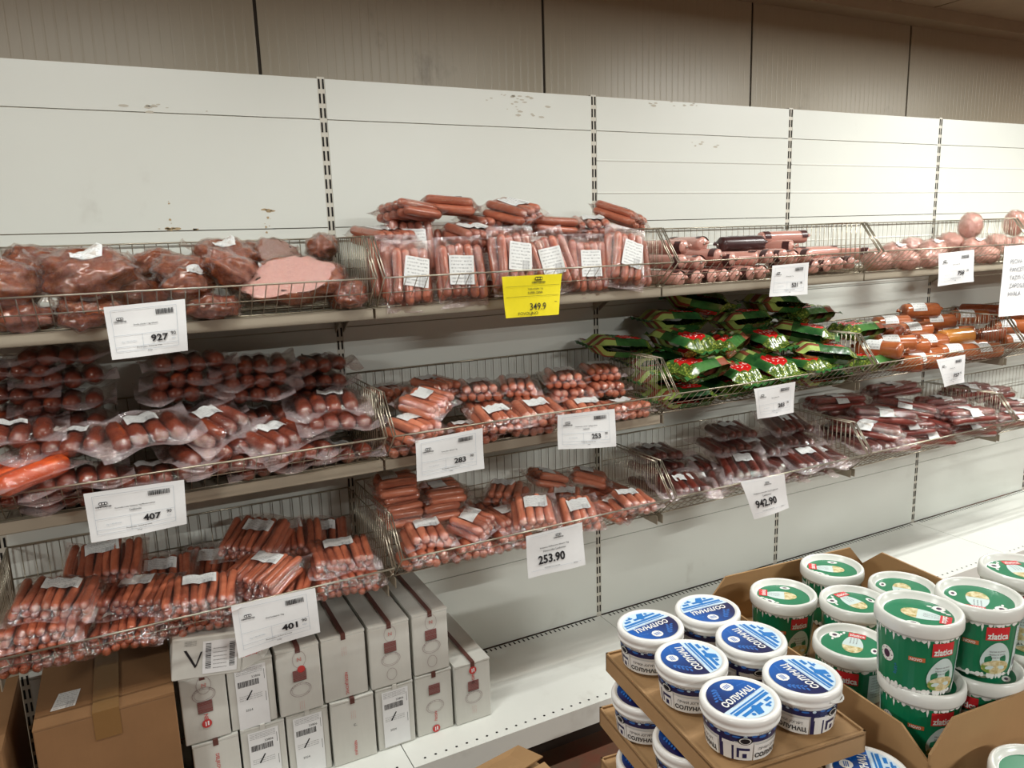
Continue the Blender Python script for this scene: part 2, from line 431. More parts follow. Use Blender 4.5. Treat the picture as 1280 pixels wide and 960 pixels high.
# wire baskets
def basket_meshes():
    hx=.488; zt=.197; zr=.085; yb=-.012; yf=-.388; yr=-.476
    g=MB(); n=31
    for i in range(n+1):
        x=-hx+2*hx*i/n
        g.tube([(x,yb,zt),(x,yb,.002),(x,yf,.002),(x,yr,zr)],.0013,4)
    g.tube([(-hx,yb+.001,.1),(hx,yb+.001,.1)],.0018,4)
    for y in (-.08,-.16,-.24,-.32): g.tube([(-hx,y,.0035),(hx,y,.0035)],.0018,4)
    g.tube([(-hx,yr+.044,zr*.5),(hx,yr+.044,zr*.5)],.0015,4)
    grid=g.mesh('wire_grid','wire',True)
    f=MB(); 
    f.tube([(-hx,yr,zr),(hx,yr,zr)],.0028,6); f.tube([(-hx,yb,zt),(hx,yb,zt)],.0028,6)
    f.tube([(-hx,yf,.002),(hx,yf,.002)],.0024,6); f.tube([(-hx,yb,.002),(hx,yb,.002)],.0024,6)
    rim=f.mesh('rim_rods','wirerim',True)
    s=MB()
    s.tube([(0,yb,.002),(0,yb,zt),(0,yf+.002,zt)],.0024,6)
    s.tube([(0,yf,.002),(0,yb,.002)],.0024,6)
    for dx in (-.004,.004): s.tube([(dx,yf,zt),(dx,yr,zr)],.0022,6)
    s.tube([(0,yr,zr),(0,yf,.002)],.0024,6)
    m=17
    for i in range(1,m+1):
        y=yb+(yf-yb)*i/m; s.tube([(0,y,.002),(0,y,zt)],.0013,4)
    side=s.mesh('side_panel','wirerim',True)
    return grid,rim,side
GRID,RIM,SIDE=basket_meshes()
RN[3]='bottom'
mb=MB(); mb.box((-.0015,-.40,-.034),(.0015,-.004,-.002)); arm_me=mb.mesh('support_arm','bracket')
what={(1,0):'holding smoked meats',(1,1):'holding upright frankfurter packs',(1,2):'holding pink sausage logs',(1,3):'holding pink hams',(1,4):'under the handwritten notice',
(2,0):'holding dark red vacuum packs',(2,1):'holding stacks of orange sausages',(2,2):'holding green bags',(2,3):'holding orange logs',(2,4):'right of the orange logs',
(3,0):'holding thin sausage packs',(3,1):'holding orange sausages above the white base',(3,2):'holding dark brown packs',(3,3):'holding dark red bundles',(3,4):'cut by the right edge'}
for row,z in ((1,1.576),(2,1.136),(3,.768)):
    for b in range(5):
        zz=z-(.02 if (row,b)==(3,0) else 0)
        r=empty('wire_basket',(-.5+b,0,zz)); tag(r,f'{RN[row]} row wire basket {what[(row,b)]}','basket','wire display baskets')
        stuff(link('wire_grid',GRID,r)); link('rim_rods',RIM,r)
        for sx in (-.488,.488):
            o=link('side_panel',SIDE,r); o.location=(sx,0,0)
            if row==3 or (row==2 and b>1): o=link('support_arm',arm_me,r); o.location=(sx,0,0)

# ------------------------------------------------------------------ sausage packs
def sausage_mesh(name, r, L, mat, bend=.0, seed=0, n=9, nub=True):
    rnd=random.Random(seed); mb=MB(); ts=[-1,-.97,-.9,-.8,-.5,0,.5,.8,.9,.97,1]; h=L/2
    pts=[];rs=[]
    b=bend*rnd.uniform(.4,1)*rnd.choice((-1,1)); bz=bend*.3*rnd.uniform(-1,1)
    for t in ts:
        y=t*h; d=h-abs(y); rr=r*math.sqrt(max(0,1-max(0,(r-d)/r)**2)) if d<r else r
        pts.append((b*(1-t*t),y,bz*(1-t*t))); rs.append(max(rr,r*.16)*(1+rnd.uniform(-.03,.03)))
    mb.tube(pts,rs,n)
    return mb.mesh(name,mat,True)
def height_fields(cs, r, L, W, D, nx, ny, zf, slope, seed, wave):
    rnd=np.random.RandomState(seed)
    xs=np.linspace(-W/2,W/2,nx); ys=np.linspace(-D/2,D/2,ny); X,Y=np.meshgrid(xs,ys)
    top=np.full(X.shape,-9.); bot=np.full(X.shape,9.)
    for cx,cy,cz in cs:
        t=np.maximum(np.abs(Y-cy)-(L/2-r),0); q=(r*1.03)**2-(X-cx)**2-t*t
        h=np.sqrt(np.maximum(q,0)); ok=q>0
        top=np.where(ok,np.maximum(top,cz+h),top); bot=np.where(ok,np.minimum(bot,cz-h),bot)
    wv=wave*(np.sin(X*2*PI/W*rnd.uniform(.7,1.4)+rnd.uniform(0,6))*np.sin(Y*2*PI/D*rnd.uniform(.7,1.5)+rnd.uniform(0,6)))
    edge=np.maximum(np.abs(X)/(W/2),np.abs(Y)/(D/2))
    curl=wave*1.6*np.clip((edge-.75)/.25,0,1)*np.sin(X*37+rnd.uniform(0,6))*np.cos(Y*31+rnd.uniform(0,6))
    F=zf+wv+curl
    top=np.maximum(top,F); bot=np.minimum(bot,F)
    dx=xs[1]-xs[0]; dy=ys[1]-ys[0]
    for _ in range(14):
        for ax,d in ((0,dy),(1,dx)):
            for sh in (1,-1):
                a=np.roll(top,sh,ax)-slope*d; c=np.roll(bot,sh,ax)+slope*d
                sl=[slice(None)]*2; sl[ax]=0 if sh==1 else -1
                a[tuple(sl)]=-9; c[tuple(sl)]=9
                top=np.maximum(top,a); bot=np.minimum(bot,c)
    return xs,ys,X,Y,top,bot,F
def field_obj(X,Y,top,bot,F,off=.0008,wr=.0009,seed=0,single=True):
    ny,nx=X.shape; rnd=np.random.RandomState(seed); mb=MB()
    t=top+off+wr*rnd.rand(ny,nx); b=bot-off-wr*rnd.rand(ny,nx)
    fl=((top-F)<.0012)&((F-bot)<.0012)
    b=np.where(fl,t-.0004,b)
    edge=np.zeros_like(fl); edge[0,:]=edge[-1,:]=edge[:,0]=edge[:,-1]=True
    vs=[(X[j,i],Y[j,i],t[j,i]) for j in range(ny) for i in range(nx)]+[(X[j,i],Y[j,i],b[j,i]) for j in range(ny) for i in range(nx)]
    N=nx*ny; fs=[];mi=[]
    for j in range(ny-1):
        for i in range(nx-1):
            a=j*nx+i; q=(a,a+1,a+nx+1,a+nx); isf=fl[j,i] and fl[j+1,i] and fl[j,i+1] and fl[j+1,i+1]
            fs.append(q); mi.append(1 if isf else 0)
            if not (isf and single): fs.append(tuple(N+k for k in q[::-1])); mi.append(0)
    mb.v=vs; mb.f=fs; mb.m=[0]*len(fs)
    sl=np.clip(1-np.maximum(top-F,F-bot)/.0045,0,1); mb.seal=np.concatenate([sl.ravel(),sl.ravel()])
    return mb
def bil(xs,ys,A,x,y):
    i=min(max((x-xs[0])/(xs[1]-xs[0]),0),len(xs)-1.001); j=min(max((y-ys[0])/(ys[1]-ys[0]),0),len(ys)-1.001)
    a,b=int(i),int(j); u,v=i-a,j-b
    return A[b,a]*(1-u)*(1-v)+A[b,a+1]*u*(1-v)+A[b+1,a]*(1-u)*v+A[b+1,a+1]*u*v
def label_mesh(xs,ys,top,lx,ly,lw,lh,rot,lift=.0052,n=7,m=5):
    mb=MB(); vs=[];uv=[]
    c,s=math.cos(rot),math.sin(rot)
    for j in range(m):
        for i in range(n):
            a=(i/(n-1)-.5)*lw; b=(j/(m-1)-.5)*lh; x=lx+a*c-b*s; y=ly+a*s+b*c
            vs.append((x,y,bil(xs,ys,top,x,y)+lift)); uv.append((i/(n-1),j/(m-1)))
    mb.add(vs,[(j*n+i,j*n+i+1,(j+1)*n+i+1,(j+1)*n+i) for j in range(m-1) for i in range(n-1)])
    mb.uv=uv; return mb.mesh('label','label',True)
PROTO={}
def pack_proto(key, variants, n, layers, r, L, fx, fy, mat, label, wave=.004, bend=.004, slope=1.0, zf=0.0, jit=.0015):
    for v in range(variants):
        rnd=random.Random(hash_str(key)+v*17); parts=[]; cs=[]
        sm=[sausage_mesh('sausage',r,L*f,mat,bend,s+v*7) for s,f in ((1,1.0),(2,.97),(3,1.02))]
        for k in range(layers):
            nn=n-(k%2 if layers>1 and rnd.random()<.5 else 0)
            for i in range(nn):
                c=((i-(nn-1)/2)*2*r*.985+rnd.uniform(-jit,jit), rnd.uniform(-.006,.006), (k-(layers-1)/2)*2*r*.9+rnd.uniform(-jit,jit))
                cs.append(c); parts.append(('sausage',sm[rnd.randrange(3)],Matrix.Translation(c)@Matrix.Rotation(rnd.uniform(-.07,.07),4,'Z')@Matrix.Rotation(rnd.uniform(-.03,.03),4,'X')@Matrix.Rotation(rnd.uniform(0,6),4,'Y')))
        W=n*2*r+2*fx; D=L+2*fy
        nx=max(18,int(W/(r*.45))); nx=min(nx,34); ny=24
        xs,ys,X,Y,top,bot,F=height_fields(cs,r,L,W,D,nx,ny,zf,slope,v+3,wave)
        fo=field_obj(X,Y,top,bot,F,seed=v); fm=fo.mesh('film','film',True)
        fm.attributes.new('seal','FLOAT','POINT').data.foreach_set('value',fo.seal.astype(np.float32)); parts.append(('film',fm,Matrix()))
        if label:
            lx,ly,lw,lh=label; parts.append(('label',label_mesh(xs,ys,top,lx+rnd.uniform(-.012,.012),ly+rnd.uniform(-.01,.01),lw,lh,rnd.uniform(-.15,.15)),Matrix()))
        hh=r+(layers-1)*r*.9
        PROTO[(key,v)]=(parts,hh)
def hash_str(s): return sum((i+1)*ord(c) for i,c in enumerate(s))
pack_proto('frank',3,5,2,.0138,.155,.008,.026,'frank',(0,.010,.074,.084),.005,.004,1.0,0,.0025)
pack_proto('hot',4,5,2,.0142,.125,.012,.024,'hot',(0,.02,.075,.05),.006,.005,.95,0,.003)
pack_proto('smok',4,4,1,.0225,.125,.032,.036,'smok',(.01,.03,.075,.05),.010,.004,.75,0,.003)
pack_proto('orng',1,3,1,.027,.17,.02,.025,'orng',None,.004,.006)
pack_proto('thin',4,8,3,.0112,.135,.016,.032,'thin',(.0,.03,.085,.042),.008,.006,.85,0,.003)
pack_proto('dark',4,5,1,.0175,.165,.032,.032,'darks',(.01,.02,.07,.05),.009,.008,.8,0,.003)
pack_proto('bund',3,4,2,.0155,.27,.004,.018,'bund',(0,.0,.12,.06),.003,.004,1.4,0,.002)
# green bags: the foil bag follows the sausages inside it
def green_proto():
    for v in range(3):
        rnd=random.Random(90+v); cs=[]
        for k in range(2):
            for i in range(4): cs.append(((i-1.5)*.031,rnd.uniform(-.004,.004),(k-.5)*.026))
        xs,ys,X,Y,top,bot,F=height_fields(cs,.016,.16,.152,.225,30,34,0,.9,v+50,.004)
        parts=[('foil_bag',field_obj(X,Y,top,bot,F,.001,.0016,v,False).mesh('foil_bag',['bag','bag'],True),Matrix())]
        for sy in (-1,1):
            mb=MB(); y=sy*.1125; pts=[]; n=13
            for i in range(n):
                x=-.076+.152*i/(n-1); pts += [(x,y,.0+.004*math.sin(i*1.7+v)),(x,y+sy*.014,.006*math.sin(i*2.3+v))]
            mb.add(pts,[(2*i,2*i+2,2*i+3,2*i+1) for i in range(n-1)])
            parts.append(('crimped_seal',mb.mesh('crimped_seal',M['seal'],True),Matrix()))
        PROTO[('green',v)]=(parts,.03)
green_proto()
# logs
def log_proto(key, r, L, mat, v, band=None, dark=False):
    parts=[]; mb=MB(); n=16
    prof=[(-1,.10),(-.985,.34),(-.965,.62),(-.93,.86),(-.88,.98),(-.8,1),(0,1.02),(.8,1),(.88,.98),(.93,.86),(.965,.62),(.985,.34),(1,.10)]
    rnd=random.Random(v*5+hash_str(key)); b=rnd.uniform(-.006,.006)
    vs=[];fs=[]
    for q,(t,k) in enumerate(prof):
        for a in range(n):
            an=2*PI*a/n; rr=r*k*(1+(.10*math.sin(an*5+v) if k<.9 else .0)+rnd.uniform(-.01,.01))
            vs.append((rr*math.cos(an)+b*(1-t*t)*3*r*4,t*L/2,rr*math.sin(an)))
    for q in range(len(prof)-1):
        for a in range(n): fs.append((q*n+a,q*n+(a+1)%n,(q+1)*n+(a+1)%n,(q+1)*n+a))
    mb.add(vs,fs); parts.append(('casing',mb.mesh('casing',mat,True),Matrix()))
    for s in (-1,1):
        mb=MB(); y=s*L/2
        mb.tube([(0,y-s*.002,0),(0,y+s*.004,0),(.002,y+s*.010,.002),(.004,y+s*.018,.006)],[r*.16,r*.10,r*.16,r*.26],7)
        parts.append(('twisted_end',mb.mesh('twisted_end',mat,True),Matrix()))
        mb=MB(); mb.tube([(0,y+s*.002,0),(0,y+s*.007,0)],r*.2,8); parts.append(('clip',mb.mesh('clip','clip',True),Matrix()))
    def wrap(y0,y1,a0,a1,mt,nm,off=.0012,k=12):
        mb=MB(); vs=[];uv=[]
        for j in range(3):
            for i in range(k+1):
                a=a0+(a1-a0)*i/k; rr=r*1.02+off; y=y0+(y1-y0)*j/2; t=y/(L/2)
                vs.append((rr*math.cos(a)+b*(1-t*t)*3*r*4,y,rr*math.sin(a))); uv.append((j/2,i/k))
        mb.add(vs,[(j*(k+1)+i,j*(k+1)+i+1,(j+1)*(k+1)+i+1,(j+1)*(k+1)+i) for j in range(2) for i in range(k)])
        mb.uv=uv; parts.append((nm,mb.mesh(nm,mt,True),Matrix()))
    if band: wrap(band[0]-.012,band[1],.1,PI-.1,'label','label')
    if dark:
        for s in (-1,1):
            y=-s*0-L/2*.86 if s<0 else L/2*.70
            wrap(-L*.46 if s<0 else L*.30,-L*.34 if s<0 else L*.42,.3+v,2.2+v,'logdark','printed_band')
    PROTO[(key,v)]=(parts,r)
for v in range(3): log_proto('log',.0255,.225,'log',v,None,True)
log_proto('dlog',.030,.21,'dlog',0,None,False)
for v in range(3): log_proto('olog',.032,.165,('olog','olog','ologd')[v],v,(.0,.05) if v!=2 else None)
log_proto('olog',.033,.175,'amber',3,None)
# printed lettering lines on the dark log
mb=MB()
for k,(a,yy) in enumerate(((1.2,-.045),(1.2,.035),(1.75,-.045),(1.75,.035))):
    put_text(mb,'PARIZER SUNKA'[0:7] if k%2==0 else 'EXTRA',0,0,lambda x,y,a=a,yy=yy:(.0318*math.cos(a-y/.03),yy+x,.0318*math.sin(a-y/.03)),height=.010,bold=.02)
PROTO[('dlog',0)][0].append(('lettering',mb.mesh('lettering','inkgrey'),Matrix()))
# lumps of meat in bags
def lump_points(sub, fn):
    bm=bmesh.new(); bmesh.ops.create_icosphere(bm,subdivisions=sub,radius=1)
    vs=[fn(v.co.normalized()) for v in bm.verts]; fs=[tuple(v.index for v in f.verts) for f in bm.faces]; bm.free(); return vs,fs
def meat_proto(key,v,mat,cut=None,cutmat=None,net=False,lab=True,el=(1,.72,.62),amp=.32,bag=1.05):
    off=Vector((v*7.3,v*3.1,hash_str(key)*.37))
    def rad(d): 
        x=.5*(1+amp*noise.noise(d*1.6+off)+amp*.5*noise.noise(d*3.7+off)+.09*noise.noise(d*8+off)+.05*noise.noise(d*19+off))
        if net: x*=1-.05*abs(math.sin(d.x*9+d.z*4))*1-.05*abs(math.sin(d.z*9-d.x*4))
        return x
    def base(d,k=1.0):
        p=Vector((d.x*el[0],d.y*el[1],d.z*el[2]))*rad(d)*k
        if cut:
            nn,dd=cut; t=p.dot(nn)-dd*k
            if t>0: p=p-nn*t
        return p
    vs,fs=lump_points(4,base); mb=MB(); mb.add(vs,fs)
    if cut:
        nn,dd=cut; mb.m=[1 if all(abs(Vector(vs[i]).dot(nn)-dd)<1e-4 for i in f) else 0 for f in fs]
    parts=[('meat',mb.mesh('meat',[mat]+([cutmat] if cut else []),True),Matrix())]
    def bagp(d):
        k=bag+.05*abs(noise.noise(d*5+off*2))+.10*max(0,noise.noise(d*2.3+off*3))
        return base(d,k)
    vs,fs=lump_points(4,bagp); mb=MB(); mb.add(vs,fs); 
    # gathered tail of the bag
    tail=Vector((.9,.3,.5)).normalized() if v%2 else Vector((-.9,-.1,.55)).normalized()
    p0=bagp(tail); n=9; ring=[]; u=tail.cross(Vector((0,0,1))).normalized(); w2=tail.cross(u)
    tv=[]
    for q,(l,rr) in enumerate(((-.04,.10),(.03,.06),(.08,.045),(.16,.11))):
        for a in range(n):
            an=2*PI*a/n; k=rr*(1+.5*math.sin(a*4.1+q+v)); tv.append(p0+tail*l+u*math.cos(an)*k+w2*math.sin(an)*k*.5)
    mb.add(tv,[(q*n+a,q*n+(a+1)%n,(q+1)*n+(a+1)%n,(q+1)*n+a) for q in range(3) for a in range(n)])
    parts.append(('film',mb.mesh('film','bagfilm',True),Matrix()))
    if lab:
        ld=Vector((.12*(v-2),-.45,.85)).normalized(); u=ld.cross(Vector((0,1,.2))).normalized(); w2=ld.cross(u)
        mb=MB(); q=[];uv=[]
        for j in range(6):
            for i in range(7):
                d=(ld+u*(i/6-.5)*.75-w2*(j/5-.5)*.55).normalized(); q.append(bagp(d)*1.01+d*.004); uv.append((i/6,j/5))
        mb.add(q,[(j*7+i,j*7+i+1,(j+1)*7+i+1,(j+1)*7+i) for j in range(5) for i in range(6)]); mb.uv=uv
        parts.append(('label',mb.mesh('label','label' if key!='bol' else 'paper',True),Matrix()))
    PROTO[(key,v)]=(parts,.3)
for v in range(6): meat_proto('meat',v,'meat',lab=v in (2,4,5),el=((1,.72,.62),(1.05,.6,.55),(1,.75,.62),(1.05,.7,.55),(.9,.7,.75),(1.25,.62,.5))[v])
meat_proto('ham',0,'meat',(Vector((-.18,-.72,.67)).normalized(),.13),'hamface',lab=False,el=(1.25,.75,.62),amp=.25,bag=1.035)
meat_proto('ham',1,'meat',(Vector((.55,-.55,.62)).normalized(),.12),'fat',lab=False,el=(.9,.7,.8),amp=.25,bag=1.04)
for v in range(3): meat_proto('bol',v,'bol',net=True,lab=v==1,el=(1,.85,.75),amp=.16)
meat_proto('ball',0,'bol',net=False,lab=False,el=(.82,.82,1.0),amp=.1)
NAME=dict(meat='smoked_meat',ham='cut_ham',frank='frankfurter_pack',log='sausage_log',dlog='sausage_log',bol='netted_ham',ball='ham_ball',smok='smoked_sausage_pack',orng='thick_sausage_pack',hot='sausage_pack',green='sausage_bag',olog='sausage_roll',thin='thin_sausage_pack',dark='dark_sausage_pack',bund='sausage_bundle')
CAT=dict(meat='smoked meat',ham='ham',frank='sausage pack',log='sausage log',dlog='sausage log',bol='ham',ball='ham',smok='sausage pack',orng='sausage pack',hot='sausage pack',green='sausage bag',olog='sausage roll',thin='sausage pack',dark='sausage pack',bund='sausage bundle')
def place(kind,var,loc,yaw,pitch,roll,label,group,scale=1):
    parts,hh=PROTO[(kind,var)]
    R=Euler((math.radians(pitch),math.radians(roll),math.radians(yaw)),'XYZ')
    base=Vector((0,0,-hh*scale)); base.rotate(R)
    r=empty(NAME[kind],Vector(loc)+base,R); r.scale=(scale,)*3
    tag(r,label,CAT[kind],group)
    for nm,me,mx in parts:
        o=link(nm,me,r); o.matrix_local=Matrix.Translation((0,0,hh))@mx
    return r
PLACE=[
('meat', 0, -0.875, -0.343, 1.681, 20, 0, 0, 0.19, 'smoked meat piece in crinkled pale film at the far left end', 'smoked meats in the top left basket'),
('meat', 1, -0.791, -0.2, 1.722, -15, 0, 12, 0.17, 'smoked meat piece under a peaked film corner near the far left', 'smoked meats in the top left basket'),
('meat', 2, -0.693, -0.357, 1.702, 10, 0, 0, 0.2, 'smoked meat piece with a white label patch on its crown', 'smoked meats in the top left basket'),
('meat', 3, -0.601, -0.236, 1.638, 35, 0, 5, 0.2, 'smoked meat piece in milky wrinkled film behind the 927 tag', 'smoked meats in the top left basket'),
('meat', 0, -0.524, -0.13, 1.716, 0, 0, 0, 0.13, 'smoked meat piece small and dark, at the back wires behind the milky one', 'smoked meats in the top left basket'),
('meat', 1, -0.462, -0.236, 1.692, -25, 0, 8, 0.16, 'smoked meat piece orange-brown with a creased bag beside the big auburn one', 'smoked meats in the top left basket'),
('meat', 4, -0.465, -0.365, 1.663, 5, 0, 0, 0.12, 'smoked meat piece with a crumpled white label just right of the 927 tag', 'smoked meats in the top left basket'),
('meat', 2, -0.361, -0.177, 1.726, 15, 0, 0, 0.17, 'smoked meat piece rounded and glossy on top of the heap centre', 'smoked meats in the top left basket'),
('meat', 5, -0.343, -0.315, 1.686, 50, 25, 20, 0.19, 'smoked meat piece long and leaning, a white label on its right side', 'smoked meats in the top left basket'),
('meat', 3, -0.261, -0.077, 1.737, 0, 0, 0, 0.12, 'smoked meat piece dark, half hidden at the back behind the leaning one', 'smoked meats in the top left basket'),
('meat', 1, -0.066, -0.13, 1.744, 70, 0, 0, 0.15, 'smoked meat piece in a loose bag in the back corner by the wire divider', 'smoked meats in the top left basket'),
('meat', 3, -0.061, -0.345, 1.615, 80, 10, 0, 0.16, 'smoked meat piece in slack clear film at the right end by the divider', 'smoked meats in the top left basket'),
('meat', 1, -0.833, -0.376, 1.608, 0, 0, 0, 0.13, 'smoked meat piece lying low behind the front wires at far left', 'smoked meats in the top left basket'),
('meat', 2, -0.702, -0.375, 1.615, 30, 0, 0, 0.14, 'smoked meat piece lying low below the piece with the white label patch', 'smoked meats in the top left basket'),
('meat', 3, -0.417, -0.39, 1.606, 0, 0, 0, 0.12, 'smoked meat piece lying low right of the 927 tag at the front wires', 'smoked meats in the top left basket'),
('ham', 0, -0.203, -0.36, 1.66, 0, 0, 0, 0.21, 'cut ham piece with a large pale pink cut face turned to the front', 'smoked meats in the top left basket'),
('ham', 1, -0.205, -0.161, 1.722, -30, 0, 0, 0.15, 'cut ham piece standing as a wedge with a greyish cut face at the back', 'smoked meats in the top left basket'),
('frank', 0, 0.088, -0.331, 1.673, -8, 80, 0, 1, 'frankfurter pack standing first at left by the divider, half hidden', 'frankfurter packs in the top row'),
('frank', 1, 0.116, -0.383, 1.657, 4, 80, 3, 1, 'frankfurter pack standing second from the left with a tilted label', 'frankfurter packs in the top row'),
('frank', 2, 0.272, -0.39, 1.663, -3, 82, -2, 1, 'frankfurter pack standing third from the left with an upright label', 'frankfurter packs in the top row'),
('frank', 0, 0.396, -0.339, 1.663, 0, 80, 0, 1, 'frankfurter pack standing set back, fourth from the left', 'frankfurter packs in the top row'),
('frank', 1, 0.434, -0.415, 1.688, 2, 80, 0, 1, 'frankfurter pack standing just behind the yellow tag, left one', 'frankfurter packs in the top row'),
('frank', 2, 0.574, -0.392, 1.676, 0, 78, -14, 1, 'frankfurter pack leaning left behind the right edge of the yellow tag', 'frankfurter packs in the top row'),
('frank', 0, 0.717, -0.38, 1.66, 0, 80, 0, 1, 'frankfurter pack standing third from the right with a square label', 'frankfurter packs in the top row'),
('frank', 1, 0.853, -0.398, 1.68, 0, 78, 11, 1, 'frankfurter pack leaning right over its neighbour, second from right', 'frankfurter packs in the top row'),
('frank', 2, 0.912, -0.345, 1.66, 5, 80, 0, 1, 'frankfurter pack standing last at the right by the wire divider', 'frankfurter packs in the top row'),
('frank', 0, 0.102, -0.208, 1.77, 20, 8, 0, 1, 'frankfurter pack lying on top at far left above the divider', 'frankfurter packs in the top row'),
('frank', 1, 0.186, -0.212, 1.842, 115, 6, 10, 1, 'frankfurter pack lying on top with sausages pointing right and down', 'frankfurter packs in the top row'),
('frank', 2, 0.339, -0.166, 1.862, 70, 5, 0, 1, 'frankfurter pack lying highest of all on the heap with a raised tip', 'frankfurter packs in the top row'),
('frank', 0, 0.472, -0.158, 1.807, 10, 10, 0, 1, 'frankfurter pack lying on top in shade right of the highest one', 'frankfurter packs in the top row'),
('frank', 1, 0.539, -0.222, 1.842, 30, 14, -8, 1, 'frankfurter pack lying on top above the yellow tag', 'frankfurter packs in the top row'),
('frank', 2, 0.359, -0.303, 1.768, 5, 10, 0, 1, 'frankfurter pack lying on the standing ones left of the yellow tag', 'frankfurter packs in the top row'),
('frank', 0, 0.695, -0.196, 1.792, 80, 5, 0, 1, 'frankfurter pack lying on top, low, right of the one above the yellow tag', 'frankfurter packs in the top row'),
('frank', 1, 0.847, -0.203, 1.789, -20, 10, 0, 1, 'frankfurter pack lying on top, third from the right end', 'frankfurter packs in the top row'),
('frank', 2, 0.987, -0.177, 1.821, 35, 18, 10, 1, 'frankfurter pack lying on top at right end with a pale label', 'frankfurter packs in the top row'),
('frank', 0, 0.187, -0.223, 1.74, 0, 75, 0, 1, 'frankfurter pack standing in the back rank at left', 'frankfurter packs in the top row'),
('frank', 1, 0.319, -0.212, 1.711, 0, 75, 0, 1, 'frankfurter pack standing in the back rank, second from left', 'frankfurter packs in the top row'),
('frank', 2, 0.46, -0.22, 1.701, 0, 75, 0, 1, 'frankfurter pack standing in the back rank behind the yellow tag', 'frankfurter packs in the top row'),
('frank', 0, 0.614, -0.226, 1.706, 0, 75, 0, 1, 'frankfurter pack standing in the back rank, third from right', 'frankfurter packs in the top row'),
('frank', 1, 0.769, -0.218, 1.692, 0, 75, 0, 1, 'frankfurter pack standing in the back rank, second from right', 'frankfurter packs in the top row'),
('frank', 2, 0.912, -0.221, 1.692, 0, 75, 0, 1, 'frankfurter pack standing in the back rank at right', 'frankfurter packs in the top row'),
('log', 0, 1.085, -0.285, 1.601, 4, 0, 0, 1, 'pink sausage log bottom layer, first at the divider', 'sausage logs in the top row'),
('log', 1, 1.173, -0.285, 1.601, -4, 0, 0, 1, 'pink sausage log bottom layer, second from the divider', 'sausage logs in the top row'),
('log', 2, 1.229, -0.285, 1.601, 3, 0, 0, 1, 'pink sausage log bottom layer, third from the divider', 'sausage logs in the top row'),
('log', 0, 1.289, -0.285, 1.601, 0, 0, 0, 1, 'pink sausage log bottom layer, fourth from the divider', 'sausage logs in the top row'),
('log', 1, 1.344, -0.285, 1.601, -3, 0, 0, 1, 'pink sausage log bottom layer, fifth from the divider', 'sausage logs in the top row'),
('log', 2, 1.403, -0.286, 1.604, 6, 0, 0, 1, 'pink sausage log bottom layer, sixth from the divider', 'sausage logs in the top row'),
('log', 0, 1.469, -0.285, 1.604, 0, 0, 0, 1, 'pink sausage log bottom layer, left of the 521 tag', 'sausage logs in the top row'),
('log', 1, 1.735, -0.285, 1.612, 5, 0, 0, 1, 'pink sausage log bottom layer, first right of the 521 tag', 'sausage logs in the top row'),
('log', 2, 1.808, -0.285, 1.615, 0, 0, 0, 1, 'pink sausage log bottom layer, second right of the 521 tag', 'sausage logs in the top row'),
('log', 0, 1.881, -0.285, 1.619, -4, 0, 0, 1, 'pink sausage log bottom layer, third right of the 521 tag', 'sausage logs in the top row'),
('log', 1, 1.937, -0.285, 1.619, 3, 0, 0, 1, 'pink sausage log bottom layer, last before the end wires', 'sausage logs in the top row'),
('log', 2, 1.109, -0.265, 1.656, 5, 0, 0, 1, 'pink sausage log second layer, first at the divider', 'sausage logs in the top row'),
('log', 0, 1.202, -0.266, 1.65, -6, 0, 0, 1, 'pink sausage log second layer, second from the divider', 'sausage logs in the top row'),
('log', 1, 1.264, -0.266, 1.671, 8, 0, 0, 1, 'pink sausage log second layer, third from the divider', 'sausage logs in the top row'),
('log', 2, 1.317, -0.27, 1.655, 15, 0, 0, 1, 'pink sausage log second layer, fourth from the divider', 'sausage logs in the top row'),
('log', 0, 1.399, -0.284, 1.656, 35, 0, 0, 1, 'pink sausage log second layer, turned sideways below the dark one', 'sausage logs in the top row'),
('log', 1, 1.52, -0.264, 1.658, 4, 0, 0, 1, 'pink sausage log second layer, above the left edge of the 521 tag', 'sausage logs in the top row'),
('log', 2, 1.595, -0.265, 1.66, 0, 0, 0, 1, 'pink sausage log second layer, above the middle of the 521 tag', 'sausage logs in the top row'),
('log', 0, 1.653, -0.272, 1.652, -8, 0, 0, 1, 'pink sausage log second layer, above the right edge of the 521 tag', 'sausage logs in the top row'),
('log', 1, 1.719, -0.269, 1.654, 6, 0, 0, 1, 'pink sausage log second layer, right of the 521 tag', 'sausage logs in the top row'),
('log', 2, 1.143, -0.226, 1.706, 8, 0, 0, 1, 'pink sausage log top layer at the divider, front one', 'sausage logs in the top row'),
('log', 0, 1.278, -0.195, 1.714, -6, 0, 0, 1, 'pink sausage log top layer at the divider, dark-banded', 'sausage logs in the top row'),
('log', 1, 1.749, -0.212, 1.724, 80, 0, 0, 1, 'pink sausage log top layer, lying along the back right of the dark one', 'sausage logs in the top row'),
('log', 2, 1.683, -0.192, 1.69, 20, 0, 0, 1, 'pink sausage log top layer, above the right edge of the 521 tag', 'sausage logs in the top row'),
('log', 0, 1.878, -0.27, 1.659, 88, 0, 0, 1, 'pink sausage log lying lengthwise on top right of the 521 tag', 'sausage logs in the top row'),
('log', 1, 2.08, -0.225, 1.646, 30, 0, 0, 1, 'pink sausage log on top at the right end by the end wires', 'sausage logs in the top row'),
('dlog', 0, 1.495, -0.251, 1.706, 86, 0, 0, 1, 'dark printed sausage log lying lengthwise on top of the pink ones', 'sausage logs in the top row'),
('bol', 0, 2.133, -0.354, 1.619, 0, 0, 0, 0.13, 'pink netted ham low at the left end by the end wires', 'pink hams in the top row'),
('bol', 1, 2.313, -0.293, 1.631, 20, 0, 0, 0.15, 'pink netted ham with a broad white label facing up, first from left', 'pink hams in the top row'),
